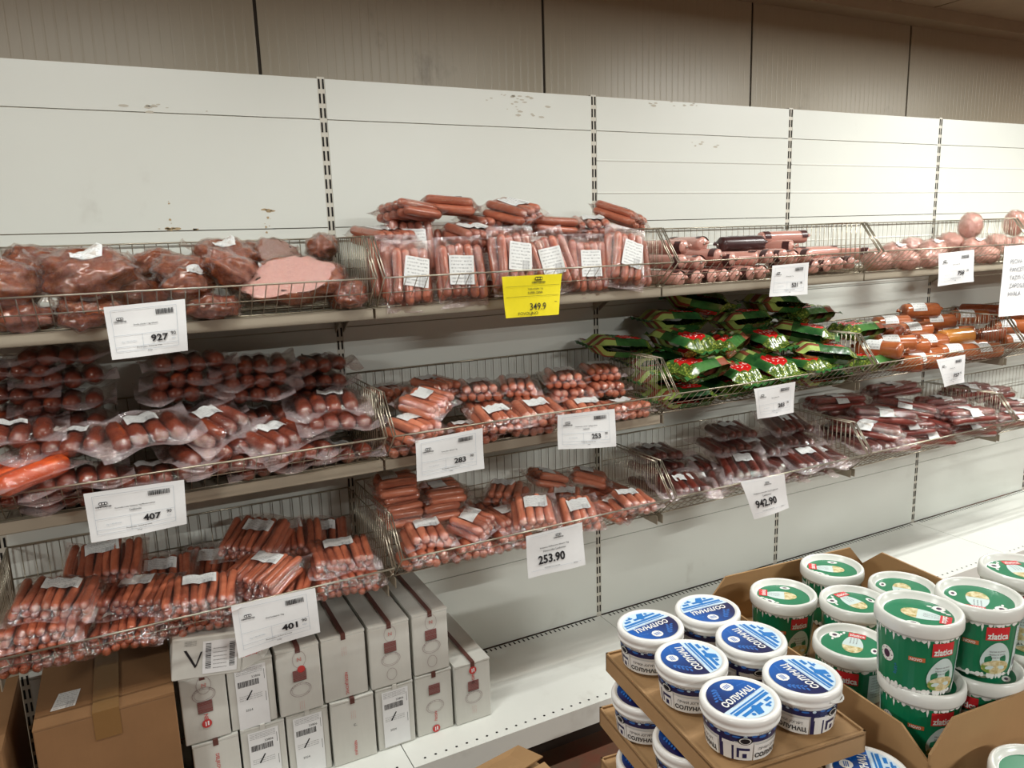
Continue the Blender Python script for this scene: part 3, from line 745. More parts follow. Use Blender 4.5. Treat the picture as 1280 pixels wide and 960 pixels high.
('bol', 2, 2.564, -0.2, 1.652, 0, 0, 0, 0.14, 'pink netted ham at the back left of the middle heap', 'pink hams in the top row'),
('bol', 1, 2.559, -0.3, 1.642, 10, 0, 0, 0.14, 'pink netted ham with a white label band, left of the 758 tag', 'pink hams in the top row'),
('bol', 0, 2.835, -0.197, 1.665, -20, 0, 0, 0.14, 'pink netted ham at the back above the 758 tag', 'pink hams in the top row'),
('bol', 1, 2.864, -0.291, 1.644, 15, 0, 0, 0.13, 'pink netted ham with a creased white label right of the 758 tag', 'pink hams in the top row'),
('bol', 2, 3.104, -0.25, 1.653, 0, 0, 0, 0.14, 'pink netted ham netted, between the two standing balls', 'pink hams in the top row'),
('bol', 0, 2.835, -0.371, 1.616, 0, 0, 0, 0.12, 'pink netted ham low at the front right of the 758 tag', 'pink hams in the top row'),
('bol', 2, 2.425, -0.37, 1.616, 0, 0, 0, 0.12, 'pink netted ham low at the front left of the 758 tag', 'pink hams in the top row'),
('bol', 0, 2.268, -0.387, 1.616, 0, 0, 0, 0.12, 'pink netted ham low at the front, second from the end wires', 'pink hams in the top row'),
('bol', 2, 3.233, -0.28, 1.641, 0, 0, 0, 0.13, 'pink netted ham cut by the right edge of the view', 'pink hams in the top row'),
('ball', 0, 2.942, -0.22, 1.745, 0, 0, 0, 0.12, 'pink ham ball standing on end on the heap, left ball of two', 'pink hams in the top row'),
('ball', 0, 3.289, -0.22, 1.751, 0, 0, 0, 0.12, 'pink ham ball standing on end on the heap, right ball of two', 'pink hams in the top row'),
('smok', 0, -0.895, -0.178, 1.467, 4, 2, 0, 1, 'dark red sausage pack topmost pack in the stack at far left edge', 'dark red packs in the middle left basket'),
('smok', 1, -0.897, -0.165, 1.406, -6, 2, 0, 1, 'dark red sausage pack second pack in the stack at far left edge', 'dark red packs in the middle left basket'),
('smok', 2, -0.899, -0.174, 1.349, 4, 2, 0, 1, 'dark red sausage pack third pack in the stack at far left edge', 'dark red packs in the middle left basket'),
('smok', 3, -0.892, -0.163, 1.289, -6, 2, 0, 1, 'dark red sausage pack fourth pack in the stack at far left edge', 'dark red packs in the middle left basket'),
('smok', 0, -0.781, -0.2, 1.498, -3, 2, 0, 1, 'dark red sausage pack topmost pack in the stack behind the 407 tag, left', 'dark red packs in the middle left basket'),
('smok', 1, -0.781, -0.189, 1.438, 6, 2, 0, 1, 'dark red sausage pack second pack in the stack behind the 407 tag, left', 'dark red packs in the middle left basket'),
('smok', 2, -0.785, -0.192, 1.376, 0, 2, 0, 1, 'dark red sausage pack third pack in the stack behind the 407 tag, left', 'dark red packs in the middle left basket'),
('smok', 3, -0.783, -0.194, 1.318, -3, 2, 0, 1, 'dark red sausage pack fourth pack in the stack behind the 407 tag, left', 'dark red packs in the middle left basket'),
('smok', 0, -0.798, -0.183, 1.25, 6, 2, 0, 1, 'dark red sausage pack fifth pack in the stack behind the 407 tag, left', 'dark red packs in the middle left basket'),
('smok', 1, -0.479, -0.19, 1.448, 5, 2, 0, 1, 'dark red sausage pack topmost pack in the stack under the 927 tag right edge', 'dark red packs in the middle left basket'),
('smok', 2, -0.482, -0.191, 1.405, -4, 2, 0, 1, 'dark red sausage pack second pack in the stack under the 927 tag right edge', 'dark red packs in the middle left basket'),
('smok', 3, -0.498, -0.19, 1.365, 2, 2, 0, 1, 'dark red sausage pack third pack in the stack under the 927 tag right edge', 'dark red packs in the middle left basket'),
('smok', 0, -0.468, -0.179, 1.3, 5, 2, 0, 1, 'dark red sausage pack fourth pack in the stack under the 927 tag right edge', 'dark red packs in the middle left basket'),
('smok', 1, -0.488, -0.191, 1.252, -4, 2, 0, 1, 'dark red sausage pack fifth pack in the stack under the 927 tag right edge', 'dark red packs in the middle left basket'),
('smok', 2, -0.305, -0.19, 1.422, -5, 2, 0, 1, 'dark red sausage pack topmost pack in the stack in the bay middle right', 'dark red packs in the middle left basket'),
('smok', 3, -0.309, -0.19, 1.38, 3, 2, 0, 1, 'dark red sausage pack second pack in the stack in the bay middle right', 'dark red packs in the middle left basket'),
('smok', 0, -0.325, -0.19, 1.34, -5, 2, 0, 1, 'dark red sausage pack third pack in the stack in the bay middle right', 'dark red packs in the middle left basket'),
('smok', 1, -0.311, -0.188, 1.269, 3, 2, 0, 1, 'dark red sausage pack fourth pack in the stack in the bay middle right', 'dark red packs in the middle left basket'),
('smok', 2, -0.333, -0.185, 1.219, -5, 2, 0, 1, 'dark red sausage pack fifth pack in the stack in the bay middle right', 'dark red packs in the middle left basket'),
('smok', 3, -0.117, -0.12, 1.394, 8, 2, 0, 1, 'dark red sausage pack topmost pack in the stack in the corner by the divider', 'dark red packs in the middle left basket'),
('smok', 0, -0.119, -0.12, 1.344, 2, 2, 0, 1, 'dark red sausage pack second pack in the stack in the corner by the divider', 'dark red packs in the middle left basket'),
('smok', 1, -0.135, -0.12, 1.297, 8, 2, 0, 1, 'dark red sausage pack third pack in the stack in the corner by the divider', 'dark red packs in the middle left basket'),
('smok', 2, -0.642, -0.129, 1.284, 5, 0, 0, 1, 'dark red sausage pack lying alone at the back in the gap between stacks', 'dark red packs in the middle left basket'),
('smok', 3, -0.787, -0.356, 1.299, -6, 8, 0, 1, 'dark red sausage pack with a wavy label, top front left of the 407 tag', 'dark red packs in the middle left basket'),
('smok', 0, -0.768, -0.389, 1.217, 4, 4, 0, 1, 'dark red sausage pack under the one with a wavy label', 'dark red packs in the middle left basket'),
('smok', 1, -0.896, -0.334, 1.333, 0, 5, 0, 1, 'dark red sausage pack behind the bright orange one at far left', 'dark red packs in the middle left basket'),
('smok', 2, -0.881, -0.37, 1.189, 0, 0, 0, 1, 'dark red sausage pack lowest at the front left corner', 'dark red packs in the middle left basket'),
('smok', 3, -0.768, -0.348, 1.162, 0, 0, 0, 1, 'dark red sausage pack low behind the front wires above the 407 tag', 'dark red packs in the middle left basket'),
('smok', 0, -0.606, -0.384, 1.309, 12, 16, -6, 1, 'dark red sausage pack with a white label, tipped up above the 407 tag', 'dark red packs in the middle left basket'),
('smok', 1, -0.6, -0.373, 1.191, 3, 2, 0, 1, 'dark red sausage pack below the tipped-up one above the 407 tag', 'dark red packs in the middle left basket'),
('smok', 2, -0.446, -0.323, 1.292, 40, 22, -10, 1, 'dark red sausage pack turned askew with a small label, beside the tipped-up one', 'dark red packs in the middle left basket'),
('smok', 3, -0.46, -0.362, 1.233, 20, 8, 0, 1, 'dark red sausage pack in the front middle under the askew one', 'dark red packs in the middle left basket'),
('smok', 0, -0.422, -0.371, 1.193, 8, 0, 0, 1, 'dark red sausage pack low at the front right of the 407 tag', 'dark red packs in the middle left basket'),
('smok', 1, -0.281, -0.346, 1.239, 30, 14, -6, 1, 'dark red sausage pack with a label at its left corner, front right', 'dark red packs in the middle left basket'),
('smok', 2, -0.238, -0.364, 1.196, 15, 4, 0, 1, 'dark red sausage pack low front between the label-corner one and the divider', 'dark red packs in the middle left basket'),
('smok', 3, -0.124, -0.275, 1.298, -6, 10, 0, 1, 'dark red sausage pack with a white label, top of the front stack by the divider', 'dark red packs in the middle left basket'),
('smok', 0, -0.107, -0.335, 1.259, -4, 6, 0, 1, 'dark red sausage pack second in the front stack by the divider', 'dark red packs in the middle left basket'),
('smok', 1, -0.114, -0.331, 1.162, -4, 0, 0, 1, 'dark red sausage pack bottom of the front stack by the divider', 'dark red packs in the middle left basket'),
('smok', 2, -0.307, -0.344, 1.162, 0, 0, 0, 1, 'dark red sausage pack lying flat at the front under the label-corner one', 'dark red packs in the middle left basket'),
('orng', 0, -0.881, -0.409, 1.252, -55, 6, 0, 1, 'pack of thick orange sausages bright, at the far left front', 'dark red packs in the middle left basket'),
('hot', 0, 0.112, -0.114, 1.268, 10, 0, 0, 1, 'middle-row orange-sausage pack dull, at the back left corner', 'orange sausage packs in the middle row'),
('hot', 1, 0.254, -0.175, 1.287, 25, 6, 0, 1, 'middle-row orange-sausage pack at the back, second from the left', 'orange sausage packs in the middle row'),
('hot', 2, 0.397, -0.194, 1.264, -12, 4, 0, 1, 'middle-row orange-sausage pack top of the stack left of centre', 'orange sausage packs in the middle row'),
('hot', 3, 0.402, -0.24, 1.207, -6, 2, 0, 1, 'middle-row orange-sausage pack under the top one left of centre', 'orange sausage packs in the middle row'),
('hot', 0, 0.546, -0.191, 1.257, -22, 8, 0, 1, 'middle-row orange-sausage pack with its film flap turned up at the centre back', 'orange sausage packs in the middle row'),
('hot', 1, 0.571, -0.24, 1.206, -18, 4, 0, 1, 'middle-row orange-sausage pack below the film flap one at centre', 'orange sausage packs in the middle row'),
('hot', 2, 0.732, -0.19, 1.265, -18, 4, 0, 1, 'middle-row orange-sausage pack top of the stack right of centre', 'orange sausage packs in the middle row'),
('hot', 3, 0.742, -0.217, 1.213, -14, 2, 0, 1, 'middle-row orange-sausage pack under the top one right of centre', 'orange sausage packs in the middle row'),
('hot', 0, 0.897, -0.17, 1.267, -14, 2, 0, 1, 'middle-row orange-sausage pack topmost at the right by the divider, label on top', 'orange sausage packs in the middle row'),
('hot', 1, 0.891, -0.203, 1.214, -10, 0, 0, 1, 'middle-row orange-sausage pack second at the right by the divider', 'orange sausage packs in the middle row'),
('hot', 2, 0.759, -0.245, 1.171, -10, 0, 0, 1, 'middle-row orange-sausage pack low, between the right stacks', 'orange sausage packs in the middle row'),
('hot', 3, 0.172, -0.311, 1.268, 40, 14, -8, 1, 'middle-row orange-sausage pack big, sloping to the right with loose film at the left front', 'orange sausage packs in the middle row'),
('hot', 0, 0.106, -0.381, 1.214, 25, 8, 0, 1, 'middle-row orange-sausage pack under the sloping one at the left front', 'orange sausage packs in the middle row'),
('hot', 1, 0.089, -0.359, 1.167, 0, 0, 0, 1, 'middle-row orange-sausage pack lowest at the left front corner by the divider', 'orange sausage packs in the middle row'),
('hot', 2, 0.368, -0.392, 1.208, -4, 12, 0, 1, 'middle-row orange-sausage pack with a white label, front left of centre', 'orange sausage packs in the middle row'),
('hot', 3, 0.514, -0.392, 1.209, -6, 12, 0, 1, 'middle-row orange-sausage pack with a white label, front centre', 'orange sausage packs in the middle row'),
('hot', 0, 0.724, -0.356, 1.178, -14, 8, 0, 1, 'middle-row orange-sausage pack with a white label, front right by the 253 tag', 'orange sausage packs in the middle row'),
('hot', 1, 0.295, -0.359, 1.167, 0, 0, 0, 1, 'middle-row orange-sausage pack low at the front right of the 283 tag', 'orange sausage packs in the middle row'),
('hot', 2, 0.488, -0.359, 1.167, 0, 0, 0, 1, 'middle-row orange-sausage pack low at the front between the two tags', 'orange sausage packs in the middle row'),
('hot', 3, 0.873, -0.359, 1.167, 0, 0, 0, 1, 'middle-row orange-sausage pack low in the front right corner', 'orange sausage packs in the middle row'),
('green', 0, 0.993, -0.162, 1.351, 75, 6, 0, 1.15, 'green foil sausage bag lying across the left divider, lowest at left', 'green bags in the middle row'),
('green', 1, 1.267, -0.131, 1.425, 80, 4, 0, 1.15, 'green foil sausage bag at the back, left of the raised dark one', 'green bags in the middle row'),
('green', 2, 1.377, -0.153, 1.489, 60, 13, 14, 1.15, 'green foil sausage bag raised and dark at the very back', 'green bags in the middle row'),
('green', 0, 1.604, -0.139, 1.403, 85, 0, 0, 1.15, 'green foil sausage bag at the back middle under the 521 tag', 'green bags in the middle row'),
('green', 1, 1.793, -0.13, 1.454, 95, 6, 0, 1.15, 'green foil sausage bag topmost at the back right of the raised one', 'green bags in the middle row'),
('green', 2, 1.958, -0.15, 1.398, -85, 0, 0, 1.15, 'green foil sausage bag at the back right with striped open end', 'green bags in the middle row'),
('green', 0, 1.408, -0.244, 1.33, -60, 6, 0, 1.15, 'green foil sausage bag with one striped end facing right, centre left', 'green bags in the middle row'),
('green', 1, 1.21, -0.265, 1.359, 10, 10, 0, 1.15, 'green foil sausage bag with a red spot above the left divider', 'green bags in the middle row'),
('green', 2, 1.624, -0.216, 1.329, 15, 12, 0, 1.15, 'green foil sausage bag with a red spot at the centre top', 'green bags in the middle row'),
('green', 0, 1.841, -0.247, 1.339, 40, 10, 0, 1.15, 'green foil sausage bag with a red spot right of centre top', 'green bags in the middle row'),
('green', 1, 2.15, -0.255, 1.323, -85, 0, 0, 1.15, 'green foil sausage bag with a striped end, top right', 'green bags in the middle row'),
('green', 2, 1.185, -0.36, 1.275, -80, 4, 0, 1.15, 'green foil sausage bag with a striped end at the left front', 'green bags in the middle row'),
('green', 0, 1.38, -0.325, 1.238, 10, 14, 0, 1.15, 'green foil sausage bag with a red spot, front left of centre', 'green bags in the middle row'),
('green', 1, 1.559, -0.33, 1.245, 5, 14, 0, 1.15, 'green foil sausage bag with a red spot, front centre above the 283 tag', 'green bags in the middle row'),
('green', 2, 1.84, -0.354, 1.27, 60, 8, 0, 1.15, 'green foil sausage bag dark with folded end, front right of centre', 'green bags in the middle row'),
('green', 0, 2.15, -0.339, 1.202, -85, 2, 0, 1.15, 'green foil sausage bag with a striped end at the right front', 'green bags in the middle row'),
('green', 1, 1.15, -0.231, 1.226, 85, 0, 0, 1.15, 'green foil sausage bag with a pale blue panel, inside the left divider', 'green bags in the middle row'),
('green', 2, 1.153, -0.161, 1.287, 80, 0, 0, 1.15, 'green foil sausage bag behind the left divider, above the pale blue panel', 'green bags in the middle row'),
('green', 0, 1.153, -0.317, 1.172, 80, 0, 0, 1.15, 'green foil sausage bag low at the front left', 'green bags in the middle row'),
('green', 1, 1.369, -0.276, 1.179, 5, 4, 0, 1.15, 'green foil sausage bag low at the front left of the 283 tag', 'green bags in the middle row'),
('green', 2, 1.548, -0.293, 1.185, 0, 8, 0, 1.15, 'green foil sausage bag gold dotted, just above the 283 tag', 'green bags in the middle row'),
('green', 0, 1.725, -0.338, 1.225, 10, 0, 0, 1.15, 'green foil sausage bag low at the front right of the 283 tag', 'green bags in the middle row'),
('green', 1, 1.847, -0.317, 1.172, 80, 0, 0, 1.15, 'green foil sausage bag low at the right front corner', 'green bags in the middle row'),
('olog', 0, 2.731, -0.144, 1.357, 70, 0, 0, 1.13, 'orange sausage roll topmost on the heap with label to the left', 'orange sausage rolls in the middle row'),
('olog', 1, 2.532, -0.143, 1.313, 75, 0, 0, 1.13, 'orange sausage roll left of the topmost, label to the left', 'orange sausage rolls in the middle row'),
('olog', 0, 2.59, -0.217, 1.283, 80, 0, 0, 1.13, 'orange sausage roll below the topmost with broad white label', 'orange sausage rolls in the middle row'),
('olog', 1, 2.826, -0.164, 1.299, 70, 0, 0, 1.13, 'orange sausage roll right below the topmost, label to the left', 'orange sausage rolls in the middle row'),
('olog', 0, 3.101, -0.15, 1.3, 60, 0, 0, 1.13, 'orange sausage roll at upper right with slanted label', 'orange sausage rolls in the middle row'),
('olog', 2, 3.25, -0.111, 1.317, 20, 0, 0, 1.13, 'orange sausage roll dark, at the back right', 'orange sausage rolls in the middle row'),
('olog', 0, 2.903, -0.207, 1.241, 50, 0, 0, 1.13, 'orange sausage roll right of centre with slanted label', 'orange sausage rolls in the middle row'),
('olog', 1, 2.414, -0.196, 1.287, 20, 0, 0, 1.13, 'orange sausage roll end-on at left with pale end', 'orange sausage rolls in the middle row'),
('olog', 2, 2.479, -0.226, 1.248, 10, 0, 0, 1.13, 'orange sausage roll end-on and dark at left centre', 'orange sausage rolls in the middle row'),
('olog', 2, 2.346, -0.243, 1.297, 0, 0, 0, 1.13, 'orange sausage roll end-on at the left behind the striped bags', 'orange sausage rolls in the middle row'),
('olog', 0, 2.626, -0.271, 1.23, 80, 0, 0, 1.13, 'orange sausage roll centre of the heap with double label', 'orange sausage rolls in the middle row'),
('olog', 3, 2.808, -0.278, 1.241, 85, 0, 0, 1.13, 'orange sausage roll bright amber at centre right', 'orange sausage rolls in the middle row'),
('olog', 0, 2.3, -0.331, 1.261, 60, 0, 0, 1.13, 'orange sausage roll left front, second layer', 'orange sausage rolls in the middle row'),
('olog', 1, 2.409, -0.323, 1.233, 70, 0, 0, 1.13, 'orange sausage roll left front with white label', 'orange sausage rolls in the middle row'),
('olog', 0, 2.532, -0.316, 1.18, 80, 0, 0, 1.13, 'orange sausage roll front centre, above the 757 tag left edge', 'orange sausage rolls in the middle row'),
('olog', 1, 2.714, -0.342, 1.186, 70, 0, 0, 1.13, 'orange sausage roll front with slanted white label above the 757 tag', 'orange sausage rolls in the middle row'),
('olog', 0, 2.892, -0.362, 1.174, 80, 0, 0, 1.13, 'orange sausage roll front, right of the 757 tag', 'orange sausage rolls in the middle row'),
('olog', 1, 2.156, -0.372, 1.254, 20, 0, 0, 1.13, 'orange sausage roll low at the left front corner', 'orange sausage rolls in the middle row'),
('olog', 0, 2.326, -0.345, 1.174, 40, 0, 0, 1.13, 'orange sausage roll low at the front left of the 757 tag', 'orange sausage rolls in the middle row'),
('olog', 1, 2.44, -0.361, 1.174, 60, 0, 0, 1.13, 'orange sausage roll low at the front beside the 757 tag', 'orange sausage rolls in the middle row'),
('olog', 2, 3.108, -0.248, 1.221, 85, 0, 0, 1.13, 'orange sausage roll dark, at right behind the amber one', 'orange sausage rolls in the middle row'),
('olog', 1, 2.893, -0.292, 1.182, 75, 0, 0, 1.13, 'orange sausage roll between the amber one and the right wires', 'orange sausage rolls in the middle row'),
('olog', 0, 3.292, -0.24, 1.244, 60, 0, 0, 1.13, 'orange sausage roll in the next basket with a white label', 'orange sausage rolls in the middle row'),
('olog', 1, 3.267, -0.302, 1.181, 70, 0, 0, 1.13, 'orange sausage roll in the next basket, lower one', 'orange sausage rolls in the middle row'),
('olog', 0, 3.393, -0.15, 1.285, 40, 0, 0, 1.13, 'orange sausage roll in the next basket at the back', 'orange sausage rolls in the middle row'),
('thin', 0, -0.852, -0.34, 0.894, -12, 10, 6, 1, 'thin-sausage pack with a label on big loose film, top left', 'thin-sausage packs in the bottom left basket'),
('thin', 1, -0.891, -0.372, 0.845, -6, 4, 0, 1, 'thin-sausage pack under the big loose film one at left', 'thin-sausage packs in the bottom left basket'),
('thin', 2, -0.892, -0.358, 0.785, -4, 0, 0, 1, 'thin-sausage pack lowest at left with a crinkled label', 'thin-sausage packs in the bottom left basket'),
('thin', 3, -0.745, -0.191, 0.907, -8, 24, 0, 1, 'thin-sausage pack standing tipped with a label at the back left', 'thin-sausage packs in the bottom left basket'),
('thin', 0, -0.616, -0.189, 0.833, -6, 24, 0, 1, 'thin-sausage pack standing tipped with a label, second at the back', 'thin-sausage packs in the bottom left basket'),
('thin', 1, -0.677, -0.295, 0.84, -20, 10, 0, 1, 'thin-sausage pack with bare ends in the front, left of centre', 'thin-sausage packs in the bottom left basket'),
('thin', 2, -0.523, -0.376, 0.837, -10, 10, 0, 1, 'thin-sausage pack with a label, flat at the front left of the 401 tag', 'thin-sausage packs in the bottom left basket'),
('thin', 3, -0.719, -0.348, 0.783, -8, 4, 0, 1, 'thin-sausage pack lying low under the bare-ended one', 'thin-sausage packs in the bottom left basket'),
('thin', 0, -0.346, -0.2, 0.899, -38, 24, 0, 1, 'thin-sausage pack tipped on its side with a pale label at back centre', 'thin-sausage packs in the bottom left basket'),
('thin', 1, -0.466, -0.14, 0.808, -20, 30, 0, 1, 'thin-sausage pack dark, behind the tipped one at back centre', 'thin-sausage packs in the bottom left basket'),
('thin', 2, -0.351, -0.34, 0.845, -50, 14, 0, 1, 'thin-sausage pack sloping with glossy film above the 401 tag', 'thin-sausage packs in the bottom left basket'),
('thin', 3, -0.244, -0.179, 0.863, -10, 20, 0, 1, 'thin-sausage pack half hidden between the two labelled ones at back right', 'thin-sausage packs in the bottom left basket'),
('thin', 0, -0.147, -0.151, 0.84, -12, 22, 0, 1, 'thin-sausage pack with a pale label at the back right by the divider', 'thin-sausage packs in the bottom left basket'),
('thin', 1, -0.128, -0.325, 0.84, -5, 10, 0, 1, 'thin-sausage pack flat with a broad label at the right front', 'thin-sausage packs in the bottom left basket'),
('thin', 2, -0.31, -0.339, 0.785, -20, 8, 0, 1, 'thin-sausage pack with a long label just above the 401 tag', 'thin-sausage packs in the bottom left basket'),
('thin', 3, -0.539, -0.349, 0.78, -8, 0, 0, 1, 'thin-sausage pack low behind the front wires left of the 401 tag', 'thin-sausage packs in the bottom left basket'),
('thin', 0, -0.127, -0.358, 0.785, -4, 0, 0, 1, 'thin-sausage pack below the flat one at the right front', 'thin-sausage packs in the bottom left basket'),
('hot', 0, 0.087, -0.22, 1.001, 86, 0, 0, 1, 'bottom-row orange-sausage pack topmost of the sideways stack at back left', 'orange sausage packs in the bottom row'),
('hot', 1, 0.092, -0.221, 0.95, 92, 0, 0, 1, 'bottom-row orange-sausage pack second of the sideways stack at back left', 'orange sausage packs in the bottom row'),
('hot', 2, 0.086, -0.247, 0.903, 88, 0, 0, 1, 'bottom-row orange-sausage pack third of the sideways stack at back left', 'orange sausage packs in the bottom row'),
('hot', 3, 0.246, -0.22, 0.942, 86, 0, 0, 1, 'bottom-row orange-sausage pack topmost of the sideways stack under the 283 tag', 'orange sausage packs in the bottom row'),
('hot', 0, 0.216, -0.245, 0.902, 90, 0, 0, 1, 'bottom-row orange-sausage pack lower of the sideways stack under the 283 tag', 'orange sausage packs in the bottom row'),
('hot', 1, 0.478, -0.22, 0.897, -35, 4, 0, 1, 'bottom-row orange-sausage pack with ends to the right at the centre back', 'orange sausage packs in the bottom row'),
('hot', 2, 0.691, -0.132, 0.886, 84, 16, 0, 1, 'bottom-row orange-sausage pack sideways at the back right of centre', 'orange sausage packs in the bottom row'),
('hot', 3, 0.858, -0.16, 0.866, 60, 14, 8, 1, 'bottom-row orange-sausage pack with a pale label at the back by the divider', 'orange sausage packs in the bottom row'),
('hot', 0, 0.131, -0.361, 0.866, -6, 8, 0, 1, 'bottom-row orange-sausage pack with a white label at the left front corner', 'orange sausage packs in the bottom row'),
('hot', 1, 0.11, -0.376, 0.816, -4, 0, 0, 1, 'bottom-row orange-sausage pack bottom one at the left front corner', 'orange sausage packs in the bottom row'),
('hot', 2, 0.298, -0.331, 0.859, 35, 12, -8, 1, 'bottom-row orange-sausage pack sloping with a loose film corner at the left centre', 'orange sausage packs in the bottom row'),
('hot', 3, 0.438, -0.312, 0.843, 10, 8, 0, 1, 'bottom-row orange-sausage pack with bare ends at centre', 'orange sausage packs in the bottom row'),
('hot', 0, 0.501, -0.38, 0.87, -20, 26, 0, 1, 'bottom-row orange-sausage pack with a white label at the front above the 253 tag', 'orange sausage packs in the bottom row'),
('hot', 1, 0.565, -0.253, 0.821, 86, 4, 0, 1, 'bottom-row orange-sausage pack sideways in shiny film behind the labelled front one', 'orange sausage packs in the bottom row'),
('hot', 2, 0.676, -0.365, 0.83, -18, 26, 0, 1, 'bottom-row orange-sausage pack propped upright at the front right of centre', 'orange sausage packs in the bottom row'),
('hot', 3, 0.852, -0.335, 0.802, 30, 10, 0, 1, 'bottom-row orange-sausage pack with a label at the right by the divider', 'orange sausage packs in the bottom row'),
('hot', 0, 0.271, -0.359, 0.797, 0, 0, 0, 1, 'bottom-row orange-sausage pack low at the front left of the 253 tag', 'orange sausage packs in the bottom row'),
('hot', 1, 0.886, -0.393, 0.839, -10, 4, 0, 1, 'bottom-row orange-sausage pack with bare ends in the right front corner', 'orange sausage packs in the bottom row'),
('dark', 0, 1.16, -0.16, 0.918, -6, 0, 0, 1, 'dark brown sausage pack topmost of the stack behind the left divider', 'dark packs in the bottom row'),
('dark', 1, 1.152, -0.18, 0.87, 4, 0, 0, 1, 'dark brown sausage pack second of the stack behind the left divider', 'dark packs in the bottom row'),
('dark', 2, 1.152, -0.193, 0.805, -4, 0, 0, 1, 'dark brown sausage pack third of the stack behind the left divider', 'dark packs in the bottom row'),
('dark', 3, 1.326, -0.191, 0.848, -8, 4, 0, 1, 'dark brown sausage pack bare-ended, right of the left stack', 'dark packs in the bottom row'),
('dark', 0, 1.565, -0.138, 0.943, -10, 4, 0, 1, 'dark brown sausage pack at the back, topmost left of the 283 tag', 'dark packs in the bottom row'),
('dark', 1, 1.475, -0.203, 0.91, -10, 4, 0, 1, 'dark brown sausage pack under the topmost at the back', 'dark packs in the bottom row'),
('dark', 2, 1.773, -0.153, 0.86, 20, 6, 0, 1, 'dark brown sausage pack at the back under the 283 tag', 'dark packs in the bottom row'),
('dark', 3, 1.88, -0.149, 0.934, -20, 12, 0, 1, 'dark brown sausage pack with a pale label at the back right', 'dark packs in the bottom row'),
('dark', 0, 1.819, -0.21, 0.889, -16, 6, 0, 1, 'dark brown sausage pack with a pale label right of the 283 tag', 'dark packs in the bottom row'),
('dark', 1, 1.458, -0.322, 0.858, -24, 18, 0, 1, 'dark brown sausage pack in a broad clear bag with a label, front centre', 'dark packs in the bottom row'),
('dark', 2, 1.217, -0.335, 0.831, -30, 6, 0, 1, 'dark brown sausage pack showing two fat sausages at the left front', 'dark packs in the bottom row'),
('dark', 3, 1.121, -0.368, 0.856, -20, 6, 0, 1, 'dark brown sausage pack with a large label at the left front corner', 'dark packs in the bottom row'),
('dark', 0, 1.614, -0.296, 0.834, 25, 10, 0, 1, 'dark brown sausage pack with crumpled film behind the 942 tag', 'dark packs in the bottom row'),
('dark', 1, 1.77, -0.36, 0.847, -12, 12, 0, 1, 'dark brown sausage pack with bright ends and clear film at the right front', 'dark packs in the bottom row'),
('dark', 2, 1.889, -0.325, 0.824, -8, 6, 0, 1, 'dark brown sausage pack with a label by the right end wires', 'dark packs in the bottom row'),
('dark', 3, 1.59, -0.33, 0.794, 0, 0, 0, 1, 'dark brown sausage pack low behind the 942 tag', 'dark packs in the bottom row'),
('dark', 0, 1.624, -0.212, 0.882, -12, 8, 0, 1, 'dark brown sausage pack in the middle behind the broad clear bag', 'dark packs in the bottom row'),
('dark', 1, 1.356, -0.274, 0.811, -20, 6, 0, 1, 'dark brown sausage pack between the bare-ended one and the broad clear bag', 'dark packs in the bottom row'),
('dark', 2, 2.113, -0.201, 0.87, -10, 6, 0, 1, 'dark brown sausage pack at the right behind the bright-ended one', 'dark packs in the bottom row'),
('dark', 3, 1.772, -0.312, 0.79, -10, 2, 0, 1, 'dark brown sausage pack under the bright-ended one at the right front', 'dark packs in the bottom row'),
('dark', 0, 2.116, -0.373, 0.857, -14, 4, 0, 1, 'dark brown sausage pack at the right end against the divider wires', 'dark packs in the bottom row'),
('hot', 2, 0.696, -0.242, 0.839, -40, 6, 0, 1, 'bottom-row orange-sausage pack behind the propped one right of centre', 'orange sausage packs in the bottom row'),
('hot', 3, 0.906, -0.197, 0.808, 10, 6, 0, 1, 'bottom-row orange-sausage pack behind the labelled one at the right divider', 'orange sausage packs in the bottom row'),
('hot', 0, 0.407, -0.195, 0.839, -10, 4, 0, 1, 'bottom-row orange-sausage pack in shade behind the bare-ended one at centre', 'orange sausage packs in the bottom row'),
('hot', 1, 0.417, -0.359, 0.797, 0, 0, 0, 1, 'bottom-row orange-sausage pack low at the front just above the 253 tag', 'orange sausage packs in the bottom row'),
('bund', 0, 2.42, -0.321, 0.87, 82, 2, 0, 1, 'dark red sausage bundle under the white-labelled three at the left', 'dark red bundles in the bottom row'),
('bund', 1, 2.758, -0.392, 0.896, 82, 2, 0, 1, 'dark red sausage bundle under the white-labelled three at the right', 'dark red bundles in the bottom row'),
('bund', 2, 2.837, -0.21, 0.909, 80, 4, 0, 1, 'dark red sausage bundle just behind the white-labelled three', 'dark red bundles in the bottom row'),
('bund', 0, 2.232, -0.101, 0.972, 80, 0, 0, 1, 'dark red sausage bundle at the back left with a grey label', 'dark red bundles in the bottom row'),
('bund', 1, 2.317, -0.146, 0.918, 70, 0, 0, 1, 'dark red sausage bundle second at the back left, in grey film', 'dark red bundles in the bottom row'),
('bund', 2, 2.633, -0.092, 0.982, 85, 0, 0, 1, 'dark red sausage bundle long, at the back centre', 'dark red bundles in the bottom row'),
('bund', 0, 2.59, -0.193, 0.92, 40, 8, 0, 1, 'dark red sausage bundle with round ends at the centre', 'dark red bundles in the bottom row'),
('bund', 1, 2.322, -0.285, 0.933, 60, 6, 0, 1, 'dark red sausage bundle with rumpled film left of centre', 'dark red bundles in the bottom row'),
('bund', 2, 2.271, -0.338, 0.82, 70, 0, 0, 1, 'dark red sausage bundle at the left front in torn film', 'dark red bundles in the bottom row'),
('bund', 0, 2.613, -0.272, 0.86, 20, 4, 0, 1, 'dark red sausage bundle with rumpled film right of centre', 'dark red bundles in the bottom row'),
